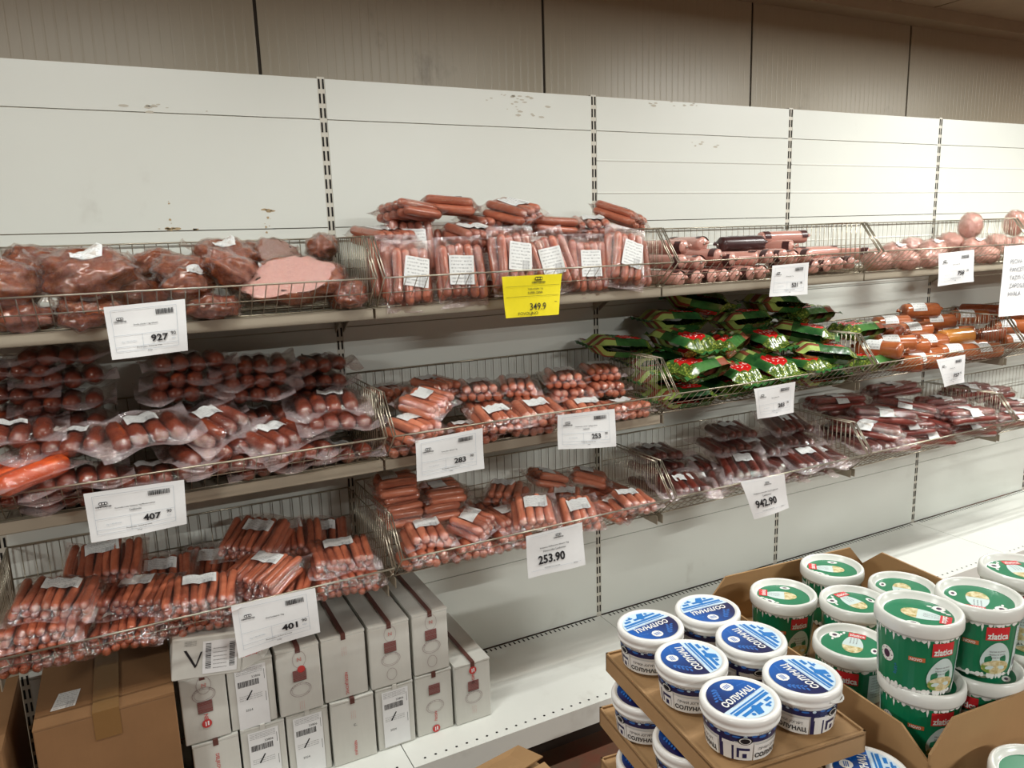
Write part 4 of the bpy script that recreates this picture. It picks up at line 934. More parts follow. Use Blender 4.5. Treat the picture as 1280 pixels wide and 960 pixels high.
('bund', 1, 2.55, -0.338, 0.81, 78, 6, 0, 1, 'dark red sausage bundle with a white label, front left one of three', 'dark red bundles in the bottom row'),
('bund', 2, 2.845, -0.299, 0.861, 80, 6, 0, 1, 'dark red sausage bundle with a white label, topmost of three', 'dark red bundles in the bottom row'),
('bund', 0, 2.845, -0.341, 0.81, 80, 6, 0, 1, 'dark red sausage bundle with a white label, rightmost of three', 'dark red bundles in the bottom row'),
('bund', 1, 3.154, -0.132, 0.921, 85, 0, 0, 1, 'dark red sausage bundle dark, at the back right', 'dark red bundles in the bottom row'),
('bund', 2, 3.392, -0.256, 0.836, 70, 4, 0, 1, 'dark red sausage bundle in the next basket with a white label', 'dark red bundles in the bottom row'),
('bund', 0, 3.204, -0.351, 0.809, 80, 0, 0, 1, 'dark red sausage bundle in the next basket at the front', 'dark red bundles in the bottom row'),
('bund', 1, 2.166, -0.328, 0.904, 30, 6, 0, 1, 'dark red sausage bundle end-on at the left end wires', 'dark red bundles in the bottom row'),
('bund', 2, 3.362, -0.119, 0.876, 85, 0, 0, 1, 'dark red sausage bundle dark, at the back of the right end', 'dark red bundles in the bottom row'),
]
for kind,var,x,y,z,yaw,pitch,roll,sc,label,group in PLACE:
    place(kind,var,(x,y,z),yaw,pitch,roll,label,group,sc)

# ------------------------------------------------------------------ price tags
def tagpoint(c,u,v,lift=0,curl=.004):
    TL,TR,BR,BL=[Vector(p) for p in c]
    p=(TL*(1-u)+TR*u)*(1-v)+(BL*(1-u)+BR*u)*v
    n=(TR-TL).cross(BL-TL).normalized()*-1
    b=curl*math.sin(u*5+TL.x*9)*v*v+curl*.6*math.sin(v*4+u*2+TL.x*5)
    return p-n*(b+lift) if n.y>0 else p+n*(b+lift)
def price_tag(c,kind,lines,price,cents,label,group='price tags',mat='paper'):
    r=empty('price_tag',(Vector(c[0])+Vector(c[1]))/2); tag(r,label,'price tag',group)
    org=r.location.copy()
    mb=MB(); n=13
    for j in range(n):
        for i in range(n): mb.v.append(tuple(tagpoint(c,i/(n-1),j/(n-1))-org))
    for j in range(n-1):
        for i in range(n-1): mb.f.append((j*n+i,j*n+i+1,(j+1)*n+i+1,(j+1)*n+i)); mb.m.append(0)
    # give the sheet thickness
    k=len(mb.v); mb.v += [tuple(tagpoint(c,i/(n-1),j/(n-1),-.0006)-org) for j in range(n) for i in range(n)]
    for f in list(mb.f): mb.f.append(tuple(k+q for q in f[::-1])); mb.m.append(0)
    sheet=mb.obj('paper_sheet',mat,r,True)
    p=MB(); w=(Vector(c[1])-Vector(c[0])).length; h=(Vector(c[3])-Vector(c[0])).length
    T=lambda x,y: tagpoint(c,x/w,y/h,.0022)-org           # metres from the top-left corner, y down
    TT=lambda x,y: tagpoint(c,x/w,-y/h,.0024)-org
    def rect(x0,y0,x1,y1,mi):
        m=6; xs=[x0+(x1-x0)*i/m for i in range(m+1)]
        for i in range(m): p.add([T(xs[i],y0),T(xs[i+1],y0),T(xs[i+1],y1),T(xs[i],y1)],[(0,1,2,3)],mi)
    def logo(cx,cy,s):
        q=[]
        for k in range(20):
            a=2*PI*k/20; q.append(T(cx+(math.cos(a)*.25+(.55 if math.cos(a)>0 else -.55))*s*.8,cy+math.sin(a)*.26*s))
        p.add(q,[tuple(range(20))],0)
        for d in (-.5,0,.5):
            q=[tagpoint(c,(cx+d*s*.8+math.cos(2*PI*k/10)*.15*s)/w,(cy+math.sin(2*PI*k/10)*.15*s)/h,.0030)-org for k in range(10)]
            p.add(q,[tuple(range(10))],1)
        put_text(p,'светофор',cx,-(cy+.55*s),TT,width=2.3*s,height=.42*s,mi=0,bold=.03)
    def bars(x0,y0,x1,y1):
        rnd=random.Random(int(x0*1e4)); x=x0
        while x<x1:
            d=rnd.choice((.0008,.0014,.002))*w/.2; rect(x,y0,min(x+d,x1),y1,0); x+=d+rnd.choice((.0008,.0012))*w/.2
    tl='inkfaint'
    if kind=='A':
        logo(w*.17,h*.25,w*.068)
        bars(w*.62,h*.13,w*.84,h*.23)
        for k,t in enumerate(lines): put_text(p,t,w*.48,-(h*(.385+.07*k)),TT,height=h*.042 if len(t)<20 else h*.038,mi=0,bold=.01)
        for y in (.08,.56,.78,.86): rect(w*.07,h*y,w*.88,h*y+.0007,2)
        for x in (.07,.42,.88): rect(w*x,h*(.56 if x==.42 else .08),w*x+.0007,h*.86,2)
        put_text(p,price,w*.64,-(h*.67),TT,height=h*.135,mi=0,bold=.03,squeeze=1.2)
        put_text(p,cents,w*.82,-(h*.615),TT,height=h*.07,mi=0,bold=.01)
        put_text(p,'RSD',w*.82,-(h*.71),TT,height=h*.03,mi=2)
        put_text(p,'1kg = '+price+','+cents+' RSD',w*.25,-(h*.69),TT,height=h*.035,mi=2)
        put_text(p,'Proizvodjac: Industrija mesa',w*.5,-(h*.815),TT,height=h*.038,mi=0)
        put_text(p,'Srbija',w*.5,-(h*.89),TT,height=h*.036,mi=0)
    elif kind=='B':
        logo(w*.56,h*.14,w*.075)
        for k,t in enumerate(lines): put_text(p,t,w*.48,-(h*(.37+.08*k)),TT,height=h*.05,mi=0,bold=.005)
        put_text(p,price,w*.42,-(h*.64),TT,height=h*.21,mi=0,bold=.03,squeeze=.9)
        for y in (.05,.86): rect(w*.06,h*y,w*.92,h*y+.0007,2)
        put_text(p,'Proizvodjac: Industrija mesa',w*.42,-(h*.84),TT,height=h*.03,mi=0)
        put_text(p,'RSD/kg',w*.82,-(h*.87),TT,height=h*.03,mi=0)
    elif kind=='Y':
        logo(w*.60,h*.085,w*.10)
        for k,t in enumerate(lines): put_text(p,t,w*.55,-(h*(.33+.09*k)),TT,height=h*.055,mi=0,bold=.01)
        for y in (.25,.50): rect(w*.04,h*y,w*.97,h*y+.0007,0)
        put_text(p,price,w*.60,-(h*.76),TT,height=h*.17,mi=0,bold=.005,squeeze=.95)
        put_text(p,'POVOLJNO',w*.42,-(h*.93),TT,width=w*.36,height=h*.095,mi=0,bold=.0)
        rect(w*.9,h*.66,w*.94,h*.67,0)
    elif kind=='N':
        for k,t in enumerate(lines): put_text(p,t,w*.12+text_geo(t)[2]*.5*h*.075*.9/max(.1,text_geo('H')[3]),-(h*(.22+.115*k)),TT,height=h*.062,mi=3)
    p.obj('printing',['ink','paper' if mat=='paper' else 'yellow','inkfaint','inkgrey'],sheet)
TAGS=[
([(-0.662, -0.486, 1.629), (-0.488, -0.486, 1.637), (-0.494, -0.486, 1.513), (-0.658, -0.486, 1.507)], 'A', ['Seoska plecka 1 kg vakuum'], '927', '90', 'white price tag 927.90 under the smoked meats', 'price tags', 'paper'),
([(-0.754, -0.486, 1.199), (-0.536, -0.486, 1.194), (-0.541, -0.486, 1.08), (-0.752, -0.486, 1.076)], 'A', ['Slovenska sveza kobasica 1kg Mesokombinat', 'Leskovac'], '407', '90', 'white price tag 407.90 under the dark red packs', 'price tags', 'paper'),
([(-0.46, -0.486, 0.837), (-0.242, -0.486, 0.834), (-0.239, -0.486, 0.703), (-0.456, -0.486, 0.69)], 'A', ['Deli kobasica 1kg'], '401', '90', 'white price tag 401.90 hanging above the white cartons', 'price tags', 'paper'),
([(0.069, -0.486, 1.202), (0.278, -0.486, 1.21), (0.281, -0.486, 1.084), (0.067, -0.486, 1.083)], 'A', ['Virsla pileca vakuum 1 kg'], '283', '90', 'larger white price tag 283.90 under the middle-row orange sausages', 'price tags', 'paper'),
([(0.535, -0.486, 1.213), (0.75, -0.486, 1.205), (0.753, -0.486, 1.08), (0.536, -0.486, 1.103)], 'A', ['Hrenovke pilece vakuum 1 kg Mesokombinat', 'Leskovac'], '253', '90', 'white price tag 253 with small 90, beside the green bags', 'price tags', 'paper'),
([(1.417, -0.486, 1.632), (1.597, -0.486, 1.636), (1.6, -0.486, 1.521), (1.41, -0.486, 1.524)], 'A', ['Parizer sunka 1 kg'], '521', '90', 'white price tag 521.90 under the pink sausage logs', 'price tags', 'paper'),
([(1.347, -0.486, 1.2), (1.552, -0.486, 1.203), (1.554, -0.486, 1.085), (1.374, -0.486, 1.085)], 'A', ['Cajna kobasica 1 kg'], '283', '90', 'smaller white price tag 283.90 under the green bags', 'price tags', 'paper'),
([(2.333, -0.486, 1.64), (2.556, -0.486, 1.648), (2.574, -0.486, 1.515), (2.333, -0.486, 1.508)], 'A', ['Sunka u mrezici 1kg'], '758', '90', 'white price tag 758.90 under the pink hams', 'price tags', 'paper'),
([(2.368, -0.486, 1.202), (2.554, -0.486, 1.207), (2.565, -0.486, 1.084), (2.43, -0.486, 1.079)], 'A', ['Kobasica 1 kg'], '757', '90', 'small white price tag 757.90 under the orange sausage rolls', 'price tags', 'paper'),
([(0.411, -0.486, 0.844), (0.62, -0.486, 0.846), (0.626, -0.486, 0.701), (0.418, -0.486, 0.699)], 'B', ['Kobasica delikatesna vakuum 1kg', 'Hrenovke Leskovac'], '253.90', '', 'white price tag with big 253.90 above the white base deck', 'price tags', 'paper'),
([(1.294, -0.486, 0.864), (1.512, -0.486, 0.856), (1.549, -0.486, 0.713), (1.374, -0.486, 0.701)], 'B', ['Kobasica sremska 1kg Dragacevo', 'Leskovac'], '942.90', '', 'crooked white price tag with big 942.90 under the dark packs', 'price tags', 'paper'),
([(0.358, -0.486, 1.647), (0.562, -0.486, 1.646), (0.543, -0.486, 1.525), (0.369, -0.486, 1.526)], 'Y', ['Virsla svinjska 1 kg', 'SUPER CENA'], '349.9', '', 'yellow price tag 349.9 under the frankfurters', 'price tags', 'yellow'),
([(2.766, -0.486, 1.655), (3.131, -0.486, 1.66), (3.187, -0.486, 1.343), (2.777, -0.486, 1.351)], 'N', ['PECIVA', 'PANCETA', 'TAZITI OD', 'ZAPOSLENIH', 'HVALA'], '', '', 'white handwritten-style notice at the right edge of the top row', 'price tags', 'paper'),
]
for t in TAGS: price_tag(*t)

# ------------------------------------------------------------------ cartons on the base deck
def carton(name,label,x0,x1,y0,y1,z0,z1,mat,group,face=0,tape='redtape',flap=True):
    cx,cy=(x0+x1)/2,(y0+y1)/2; r=empty(name,(cx,cy,z0)); tag(r,label,'box',group)
    a,b,h=(x1-x0)/2-.0015,(y1-y0)/2,z1-z0
    mb=MB(); g=.003
    mb.box((-a,-b,0),(a,b,h-.004))
    body=mb.obj('carton_body',mat,r)
    mv=body.modifiers.new('edge','BEVEL'); mv.width=.0035; mv.segments=2
    for s in (-1,1):
        m=MB(); rnd=random.Random(int(cx*997+s)); t=rnd.uniform(0,.004)
        xa,xb=(-a,-.0015) if s<0 else (.0015,a)
        m.add([(xa,-b-.001,h-.0035),(xb,-b-.001,h-.0035),(xb,b,h-.0035),(xa,b,h-.0035),(xa,-b-.001,h+t*(s<0)),(xb,-b-.001,h+t*(s>0)),(xb,b,h),(xa,b,h)],[(3,2,1,0),(4,5,6,7),(0,1,5,4),(1,2,6,5),(2,3,7,6),(3,0,4,7)])
        m.obj('top_flap',mat,r)
    m=MB(); tw=.007 if tape=='redtape' else .03
    fd=.014 if tape=='redtape' else .07
    m.add([(-tw,-b-.0018,h-fd),(tw,-b-.0018,h-fd),(tw,-b-.0018,h+.0048),(-tw,-b-.0018,h+.0048),(tw,b,h+.0048),(-tw,b,h+.0048)],[(0,1,2,3),(3,2,4,5)])
    m.obj('tape',tape if face!=9 else mat,r)
    if name=='brown_carton' and x1<-.6 and x0>-.95:
        m=MB(); m.add([(-.125,-.10,h+.0015),(-.07,-.10,h+.0015),(-.06,-.02,h+.0015),(-.11,-.02,h+.0015)],[(0,1,2,3)]); m.uv=[(0,0),(1,0),(1,1),(0,1)]; m.obj('shipping_label','label',r)
    p=MB(); Y=-b-.0022
    F=lambda x,y:(x,Y,y)
    def ell(cx,cy,rx,ry,mi,wd=.0011,n=26):
        q=[]
        for k in range(n):
            an=2*PI*k/n; q += [F(cx+rx*math.cos(an),cy+ry*math.sin(an)),F(cx+(rx-wd)*math.cos(an),cy+(ry-wd)*math.sin(an))]
        p.add(q,[(2*k,2*k+1,(2*k+3)%(2*n),(2*k+2)%(2*n)) for k in range(n)],mi)
    def disc(cx,cy,rr,mi,n=16): p.add([(cx+rr*math.cos(2*PI*k/n),Y-.0002,cy+rr*math.sin(2*PI*k/n)) for k in range(n)],[tuple(range(n))],mi)
    def rc(x0,y0,x1,y1,mi): p.add([F(x0,y0),F(x1,y0),F(x1,y1),F(x0,y1)],[(0,1,2,3)],mi)
    def stamp(cy,mi=2):
        ell(.0,cy,.030,.022,mi); ell(0,cy,.025,.017,mi,.0007)
        for k in range(9):
            an=PI*(.1+.1*k); put_text(p,'PROIZ MESA'[k],.0275*math.cos(PI-an),cy+.0195*math.sin(PI-an),F,height=.004,mi=mi,rot=PI/2-an)
    def square(cy):
        for k in range(9): rc(-.019,cy-.017+k*.0040,.019,cy-.0145+k*.0040,0)
        rc(-.019,cy-.017,.019,cy+.017,1)
    def head(cy): ell(.002,cy,.019,.026,2,.0009); put_text(p,'N',.002,cy,F,height=.012,mi=1,bold=.02)
    def logo(cy): disc(0,cy,.013,0); p.add([(x,Y-.0004,z) for x,_,z in (F(-.004,cy-.007),F(-.001,cy-.007),F(-.001,cy+.006),F(-.004,cy+.006))],[(0,1,2,3)],4); p.add([(x,Y-.0004,z) for x,_,z in (F(.002,cy-.006),F(.006,cy-.006),F(.006,cy+.007),F(.002,cy+.007))],[(0,1,2,3)],4)
    def vert(t,cy,hh,mi=0): put_text(p,t,0,cy,F,height=hh,mi=mi,rot=-PI/2,bold=.015)
    def small(cy,n=3):
        for k in range(n): put_text(p,'cuvati na temperaturi',-.006+k*.006,cy,F,height=.0028,mi=1,rot=-PI/2)
    if face==1: head(h-.032); square(h-.075); stamp(h-.115); ell(.0,h-.165,.016,.020,2)
    elif face==2: head(h-.035); square(h-.085); disc(.006,h-.066,.011,0); stamp(h-.13); small(h-.18)
    elif face==3: small(h-.05); vert('NEDELJKOVIC',.048,.011)
    elif face==4: head(h-.03); stamp(h-.058); square(h-.095); vert('NE',h-.125,.010); logo(h-.145)
    elif face==5: square(h-.055); stamp(h-.115); vert('NEDELJ',h-.15,.010); logo(.014)
    elif face==6: logo(h-.025); vert('NEDEL',h-.055,.009); square(h-.08); stamp(h-.12); small(h-.165)
    elif face==7: small(h-.05); put_text(p,'c.',0.004,h-.085,F,height=.008,mi=3); vert('NEDELJKO',.045,.010)
    elif face==8: vert('DELJKOVIC',h-.07,.012)
    elif face==9:
        rc(-.042,h-.20,.042,h-.012,4)
        for k in range(4): put_text(p,'Kobasica vakuum pakovanje proizvod od mesa',-.002,h-.018-k*.005,lambda x,y:(x,Y-.0003,y),width=.07,height=.0032,mi=3)
        rnd=random.Random(int(cx*991)); x=-.036
        while x<.022:
            d=rnd.choice((.001,.0016,.0022)); p.add([(q,Y-.0003,z) for q,z in ((x,h-.072),(x+d,h-.072),(x+d,h-.054),(x,h-.054))],[(0,1,2,3)],3); x+=d+rnd.choice((.0009,.0014))
        put_text(p,'33806',.014,h-.046,lambda x,y:(x,Y-.0003,y),height=.007,mi=3)
        for k in range(3): put_text(p,'datum proizvodnje rok upotrebe',-.004,h-.10-k*.006,lambda x,y:(x,Y-.0003,y),width=.062,height=.003,mi=3)
        p.add([(q,Y-.0004,z) for q,z in ((-.018,h-.112),(-.014,h-.114),(.002,h-.088),(-.001,h-.086))],[(0,1,2,3)],3)
        put_text(p,'2024',-.012,h-.145,lambda x,y:(x,Y-.0003,y),height=.007,mi=3)
        for yy in (h-.03,h-.10): p.add([(q,Y-.0003,z) for q,z in ((.036,yy-.03),(.037,yy-.03),(.037,yy),(.036,yy))],[(0,1,2,3)],3)
    if p.v: p.obj('printing',['redink','pinkink','ovalink','ink','paper'],body)
    return r
CARTONS=[
('printed_carton', 'white carton with red vertical lettering, bottom row, first from the left', -0.592, -0.46799999999999997, -0.387, -0.035, 0.201, 0.4085, 'carton', 'white printed cartons', 8),
('printed_carton', 'white carton with a white data label, bottom row, second from the left', -0.465, -0.341, -0.383, -0.035, 0.201, 0.4085, 'carton', 'white printed cartons', 9),
('printed_carton', 'white carton with a white data label, bottom row, third from the left', -0.338, -0.21400000000000002, -0.379, -0.035, 0.201, 0.4085, 'carton', 'white printed cartons', 9),
('printed_carton', 'white carton with small red lettering, bottom row, fourth from the left', -0.21, -0.07599999999999998, -0.387, -0.035, 0.201, 0.4085, 'carton', 'white printed cartons', 7),
('printed_carton', 'white carton with a white data label and nothing red, bottom row, fifth from the left', -0.07, 0.05199999999999999, -0.383, -0.035, 0.201, 0.4085, 'carton', 'white printed cartons', 9),
('printed_carton', 'white carton with a red square and round logo, bottom row, sixth from the left', 0.059, 0.184, -0.379, -0.035, 0.201, 0.4085, 'carton', 'white printed cartons', 5),
('printed_carton', 'white carton with a round red logo at its top, bottom row, at the right end', 0.19, 0.317, -0.387, -0.035, 0.201, 0.4085, 'carton', 'white printed cartons', 6),
('printed_carton', 'white carton with stamps and a round logo, upper row, first from the left', -0.606, -0.485, -0.384, -0.04, 0.4135, 0.612, 'carton', 'white printed cartons', 4),
('printed_carton', 'white carton with a white data label, upper row, under the tipped carton', -0.484, -0.357, -0.379, -0.04, 0.4135, 0.612, 'carton', 'white printed cartons', 9),
('printed_carton', 'white carton with a red logo square and stamp, upper row, third', -0.351, -0.22499999999999998, -0.384, -0.04, 0.4135, 0.617, 'carton', 'white printed cartons', 2),
('printed_carton', 'white carton with lone vertical red lettering, upper row, fourth from left', -0.221, -0.087, -0.379, -0.04, 0.4135, 0.617, 'carton', 'white printed cartons', 3),
('printed_carton', 'white carton with red-hearted oval stamp, upper row, fifth from left', -0.08, 0.051000000000000004, -0.384, -0.04, 0.4135, 0.617, 'carton', 'white printed cartons', 1),
('printed_carton', 'white carton with red square and oval stamp, upper row, right end', 0.06, 0.18, -0.379, -0.04, 0.4135, 0.617, 'carton', 'white printed cartons', 1),
('brown_carton', 'large brown taped carton on the deck left of the white cartons', -0.935, -0.615, -0.455, -0.12, 0.201, 0.622, 'kraftdark', 'brown cartons', 0, 'tape'),
('brown_carton', 'brown carton at the left edge of the photo, beyond a dark gap', -1.33, -0.995, -0.47, -0.1, 0.201, 0.6, 'kraftdark', 'brown cartons', 0, 'tape'),
]
for t in CARTONS: carton(*t)
# the tipped carton lying across the left of the white stack, its end flap open
r=empty('tipped_carton',(-.525,-.235,.62),(math.radians(0),math.radians(7),math.radians(-2))); tag(r,'white carton lying tipped on the stack top left, open end flap','box','white printed cartons')
mb=MB(); mb.box((-.09,-.19,.004),(.085,.17,.122)); o=mb.obj('carton_body','carton',r); mv=o.modifiers.new('edge','BEVEL'); mv.width=.004; mv.segments=2
p=MB(); Y=-.1915
p.quad((-.015,Y,.016),(.072,Y,.016),(.072,Y,.108),(-.015,Y,.108),1)
rnd=random.Random(4)
for xx in (-.008,.052):
    z=.03
    while z<.1:
        d=rnd.choice((.001,.002,.003)); p.quad((xx,Y-.0004,z),(xx+.014,Y-.0004,z),(xx+.014,Y-.0004,z+d),(xx,Y-.0004,z+d),0); z+=d+.0016
for k in range(6): put_text(p,'vakuum pakovanje proizvod',.028,.03+k*.011,lambda x,y:(x,Y-.0004,y),width=.034,height=.004,mi=0)
p.add([(-.062,Y,.088),(-.055,Y,.088),(-.03,Y,.04),(-.034,Y,.036)],[(0,1,2,3)],0); p.add([(-.034,Y,.038),(-.03,Y,.04),(-.016,Y,.08),(-.020,Y,.08)],[(0,1,2,3)],0)
for k in range(4): put_text(p,'NEDELJKOVIC',-.045,.112-k*.004,lambda x,y:(x,Y-.0002,y),width=.03,height=.003,mi=0)
p.obj('printing',['ink','paper'],o)
mb=MB(); mb.add([(.086,-.19,.01),(.086,-.19,.12),(.155,-.20,.075),(.135,-.205,.045),(.089,-.19,.01),(.089,-.19,.12),(.158,-.20,.075),(.138,-.205,.045)],[(0,1,2,3),(7,6,5,4),(0,3,7,4),(1,5,6,2),(2,6,7,3),(0,4,5,1)])
fl=mb.obj('end_flap','carton',r)
p=MB(); put_text(p,'NEDELJKO',.112,.062,lambda x,y:(x,-.2035-.0+(-.0005)-(x-.086)*.16+.006,y),height=.011,mi=0,rot=.35,bold=.02); p.obj('printing','redink',fl)
# floor carton in front of the base, partly in view at the bottom edge
r=empty('open_carton',(.165,-.805,0),(0,0,math.radians(10))); tag(r,'kraft carton with raised flap at the bottom edge before the base','box')
mb=MB(); mb.box((-.13,-.12,0),(.13,.12,.275)); o=mb.obj('carton_body','kraft',r)
for nm,q in (('top_flap',[(-.13,-.12,.276),(.13,-.12,.276),(.13,-.002,.292),(-.13,-.002,.288)]),('top_flap',[(-.13,.12,.276),(.13,.12,.276),(.13,.004,.306),(-.13,.004,.284)])):
    mb=MB(); q2=[(a,b,c+.004) for a,b,c in q]; mb.add(q+q2,[(0,1,2,3),(7,6,5,4),(0,1,5,4),(1,2,6,5),(2,3,7,6),(3,0,4,7)]); mb.obj(nm,'kraft',r)

# ------------------------------------------------------------------ buckets of yoghurt and cheese spread
def curved(mb,rf,t0,t1,z0,z1,mi=0,off=.0006,n=None,zt=None):
    n=n or max(2,int(abs(t1-t0)/.14)+1); vs=[]
    for i in range(n+1):
        a=t0+(t1-t0)*i/n
        for z in (z0,z1): rr=rf(z)+off; vs.append((rr*math.cos(a),rr*math.sin(a),z))
    mb.add(vs,[(2*i,2*i+2,2*i+3,2*i+1) for i in range(n)],mi)
def blob(mb,rf,ta,zc,ra,rz,mi,off,n=20,shape=None):
    vs=[]
    for k in range(n):
        a=2*PI*k/n; q=shape(a) if shape else (math.cos(a),math.sin(a)); z=zc+q[1]*rz; th=ta+q[0]*ra; rr=rf(z)+off
        vs.append((rr*math.cos(th),rr*math.sin(th),z))
    c=(sum(v[0] for v in vs)/n,sum(v[1] for v in vs)/n,zc); rr=rf(zc)+off; c=(rr*math.cos(ta),rr*math.sin(ta),zc)
    mb.add(vs+[c],[(k,(k+1)%n,n) for k in range(n)],mi)
def flat(mb,pts,z,mi): mb.add([(x,y,z) for x,y in pts],[tuple(range(len(pts)))],mi)
def circ(cx,cy,r,n=20,ry=None): return [(cx+r*math.cos(2*PI*k/n),cy+(ry or r)*math.sin(2*PI*k/n)) for k in range(n)]
def chord(R,off,ang,n=26):   # part of the disc of radius R beyond the chord at signed distance off along direction ang
    h=math.acos(max(-1,min(1,off/R))); return [(R*math.cos(ang-h+2*h*k/n),R*math.sin(ang-h+2*h*k/n)) for k in range(n+1)]
def s_meshes():
    H=.118; R0,R1=.0505,.0575; rf=lambda z:R0+(R1-R0)*z/.095
    tub=MB(); tub.lathe([(R0-.006,0),(R0,.004),(R1,.095)],44,0,capb=True); tub=tub.mesh('tub','plastic',True)
    lid=MB(); lid.lathe([(R1+.001,.086),(.0612,.087),(.0618,.092),(.0606,.094),(.0606,.100),(.0622,.102),(.0622,.110),(.0606,.1155),(.0575,.117),(.0545,.117),(.053,.1135),(.0,.1135)],48,0); lid=lid.mesh('lid','plastic',True)
    p=MB(); z=.1141; R=.0515; d=Vector
    flat(p,circ(0,0,R,40),z,4)
    flat(p,chord(R,-.006,PI/2),z+.0003,0)                      # navy lower part
    def bar(x0,y0,x1,y1,mi,lev=.0005): flat(p,[(x0,y0),(x1,y0),(x1,y1),(x0,y1)],z+lev,mi)
    bar(-.046,-.0155,.046,-.0125,1); bar(-.044,-.0235,.044,-.0175,1)
    bar(-.036,-.0335,.014,-.0275,1); bar(.022,-.0335,.036,-.0275,1)
    flat(p,[(-.012,-.0335),(.004,-.0335),(-.004,-.046),(-.016,-.044)],z+.0006,1); flat(p,circ(-.004,-.0305,.0065,12),z+.0007,1)
    bar(.012,-.040,.027,-.0365,1); bar(.014,-.044,.019,-.036,1); flat(p,circ(-.020,-.038,.0035,10),z+.0006,1)
    put_text(p,'СОЛУНАЦ',.0,.0035,lambda x,y:(x+y*.15,y,z+.0010),width=.076,height=.0160,mi=2,bold=.035)
    put_text(p,'традиционално из грчке',.0,-.0075,lambda x,y:(x,y,z+.0011),width=.06,height=.002,mi=5)
    # badge and leaves
    flat(p,circ(.010,.031,.0108,10),z+.0006,2)
    for k in range(3): bar(.0035,.0275+k*.003,.0165,.029+k*.003,3,.0009)
    for k in range(5): flat(p,circ(-.034+k*.0048,.019+k*.0052,.0040,10,.0018),z+.0006,3); flat(p,circ(-.026+k*.0036,.017+k*.0052,.0018,10,.0038),z+.0006,3)
    for k in range(4): flat(p,circ(.026+k*.005,.022-k*.001,.0026,8,.0014),z+.0006,3)
    lp=p.mesh('lid_print',['grad','blue','plastic','leaf','sky','inkgrey'])
    b=MB(); N=2*PI
    curved(b,rf,0,N,.0845,.0862,0,n=40)                                   # thin navy line
    curved(b,rf,0,N,.058,.076,0,.0007,n=40)                                # navy band
    for k in range(26):
        a=N*k/26; blob(b,rf,a,.073+.002*math.sin(k*2.1),.055+.03*(k%3),.003+.0012*(k%2),5 if k%3 else 6,.0011,8)
    for s in range(3):
        a0=N*s/3
        # key pattern block
        curved(b,rf,a0+.0,a0+.42,.004,.058,0,.0008); curved(b,rf,a0+.09,a0+.95,.046,.056,3,.0013); curved(b,rf,a0+.12,a0+.36,.004,.046,3,.0011)
        curved(b,rf,a0+.42,a0+.95,.004,.046,3,.0007)
        curved(b,rf,a0+.50,a0+.86,.012,.040,0,.0012); curved(b,rf,a0+.57,a0+.86,.012,.033,3,.0015); curved(b,rf,a0+.66,a0+.78,.012,.025,0,.0018)
        # white panel with name
        curved(b,rf,a0+.98,a0+2.05,.004,.050,3,.0010)
        def T(x,y,a0=a0): rr=rf(y)+.0018; th=a0+1.5+x/rr; return (rr*math.cos(th),rr*math.sin(th),y)
        put_text(b,'СОЛУНАЦ',0,.018,T,width=.052,height=.0165,mi=1,bold=.03); put_text(b,'ГРЧКИ ЈОГУРТ',0,.037,T,width=.042,height=.008,mi=1,bold=.0)
        put_text(b,'Greek style yogurt',0,.0805,T,width=.05,height=.005,mi=1)
        blob(b,rf,a0+.72,.062,.20,.0115,1,.0016,18); blob(b,rf,a0+.72,.062,.16,.0092,2,.0019,18); blob(b,rf,a0+.72,.062,.13,.0075,1,.0022,14)
    bp=b.mesh('wrap_print',['navy','ink','plastic','plastic','blue','leaf','sky'])
    h=MB(); pts=[]
    for k in range(15):
        a=PI*(k/14)-PI; pts.append((.0625*math.cos(a),.0640*math.sin(a),.098+.030*math.sin(a)))
    h.tube(pts,.0021,6); hd=h.mesh('handle','plastic',True)
    return [('tub',tub,[('wrap_print',bp)]),('lid',lid,[('lid_print',lp)]),('handle',hd,[])],H
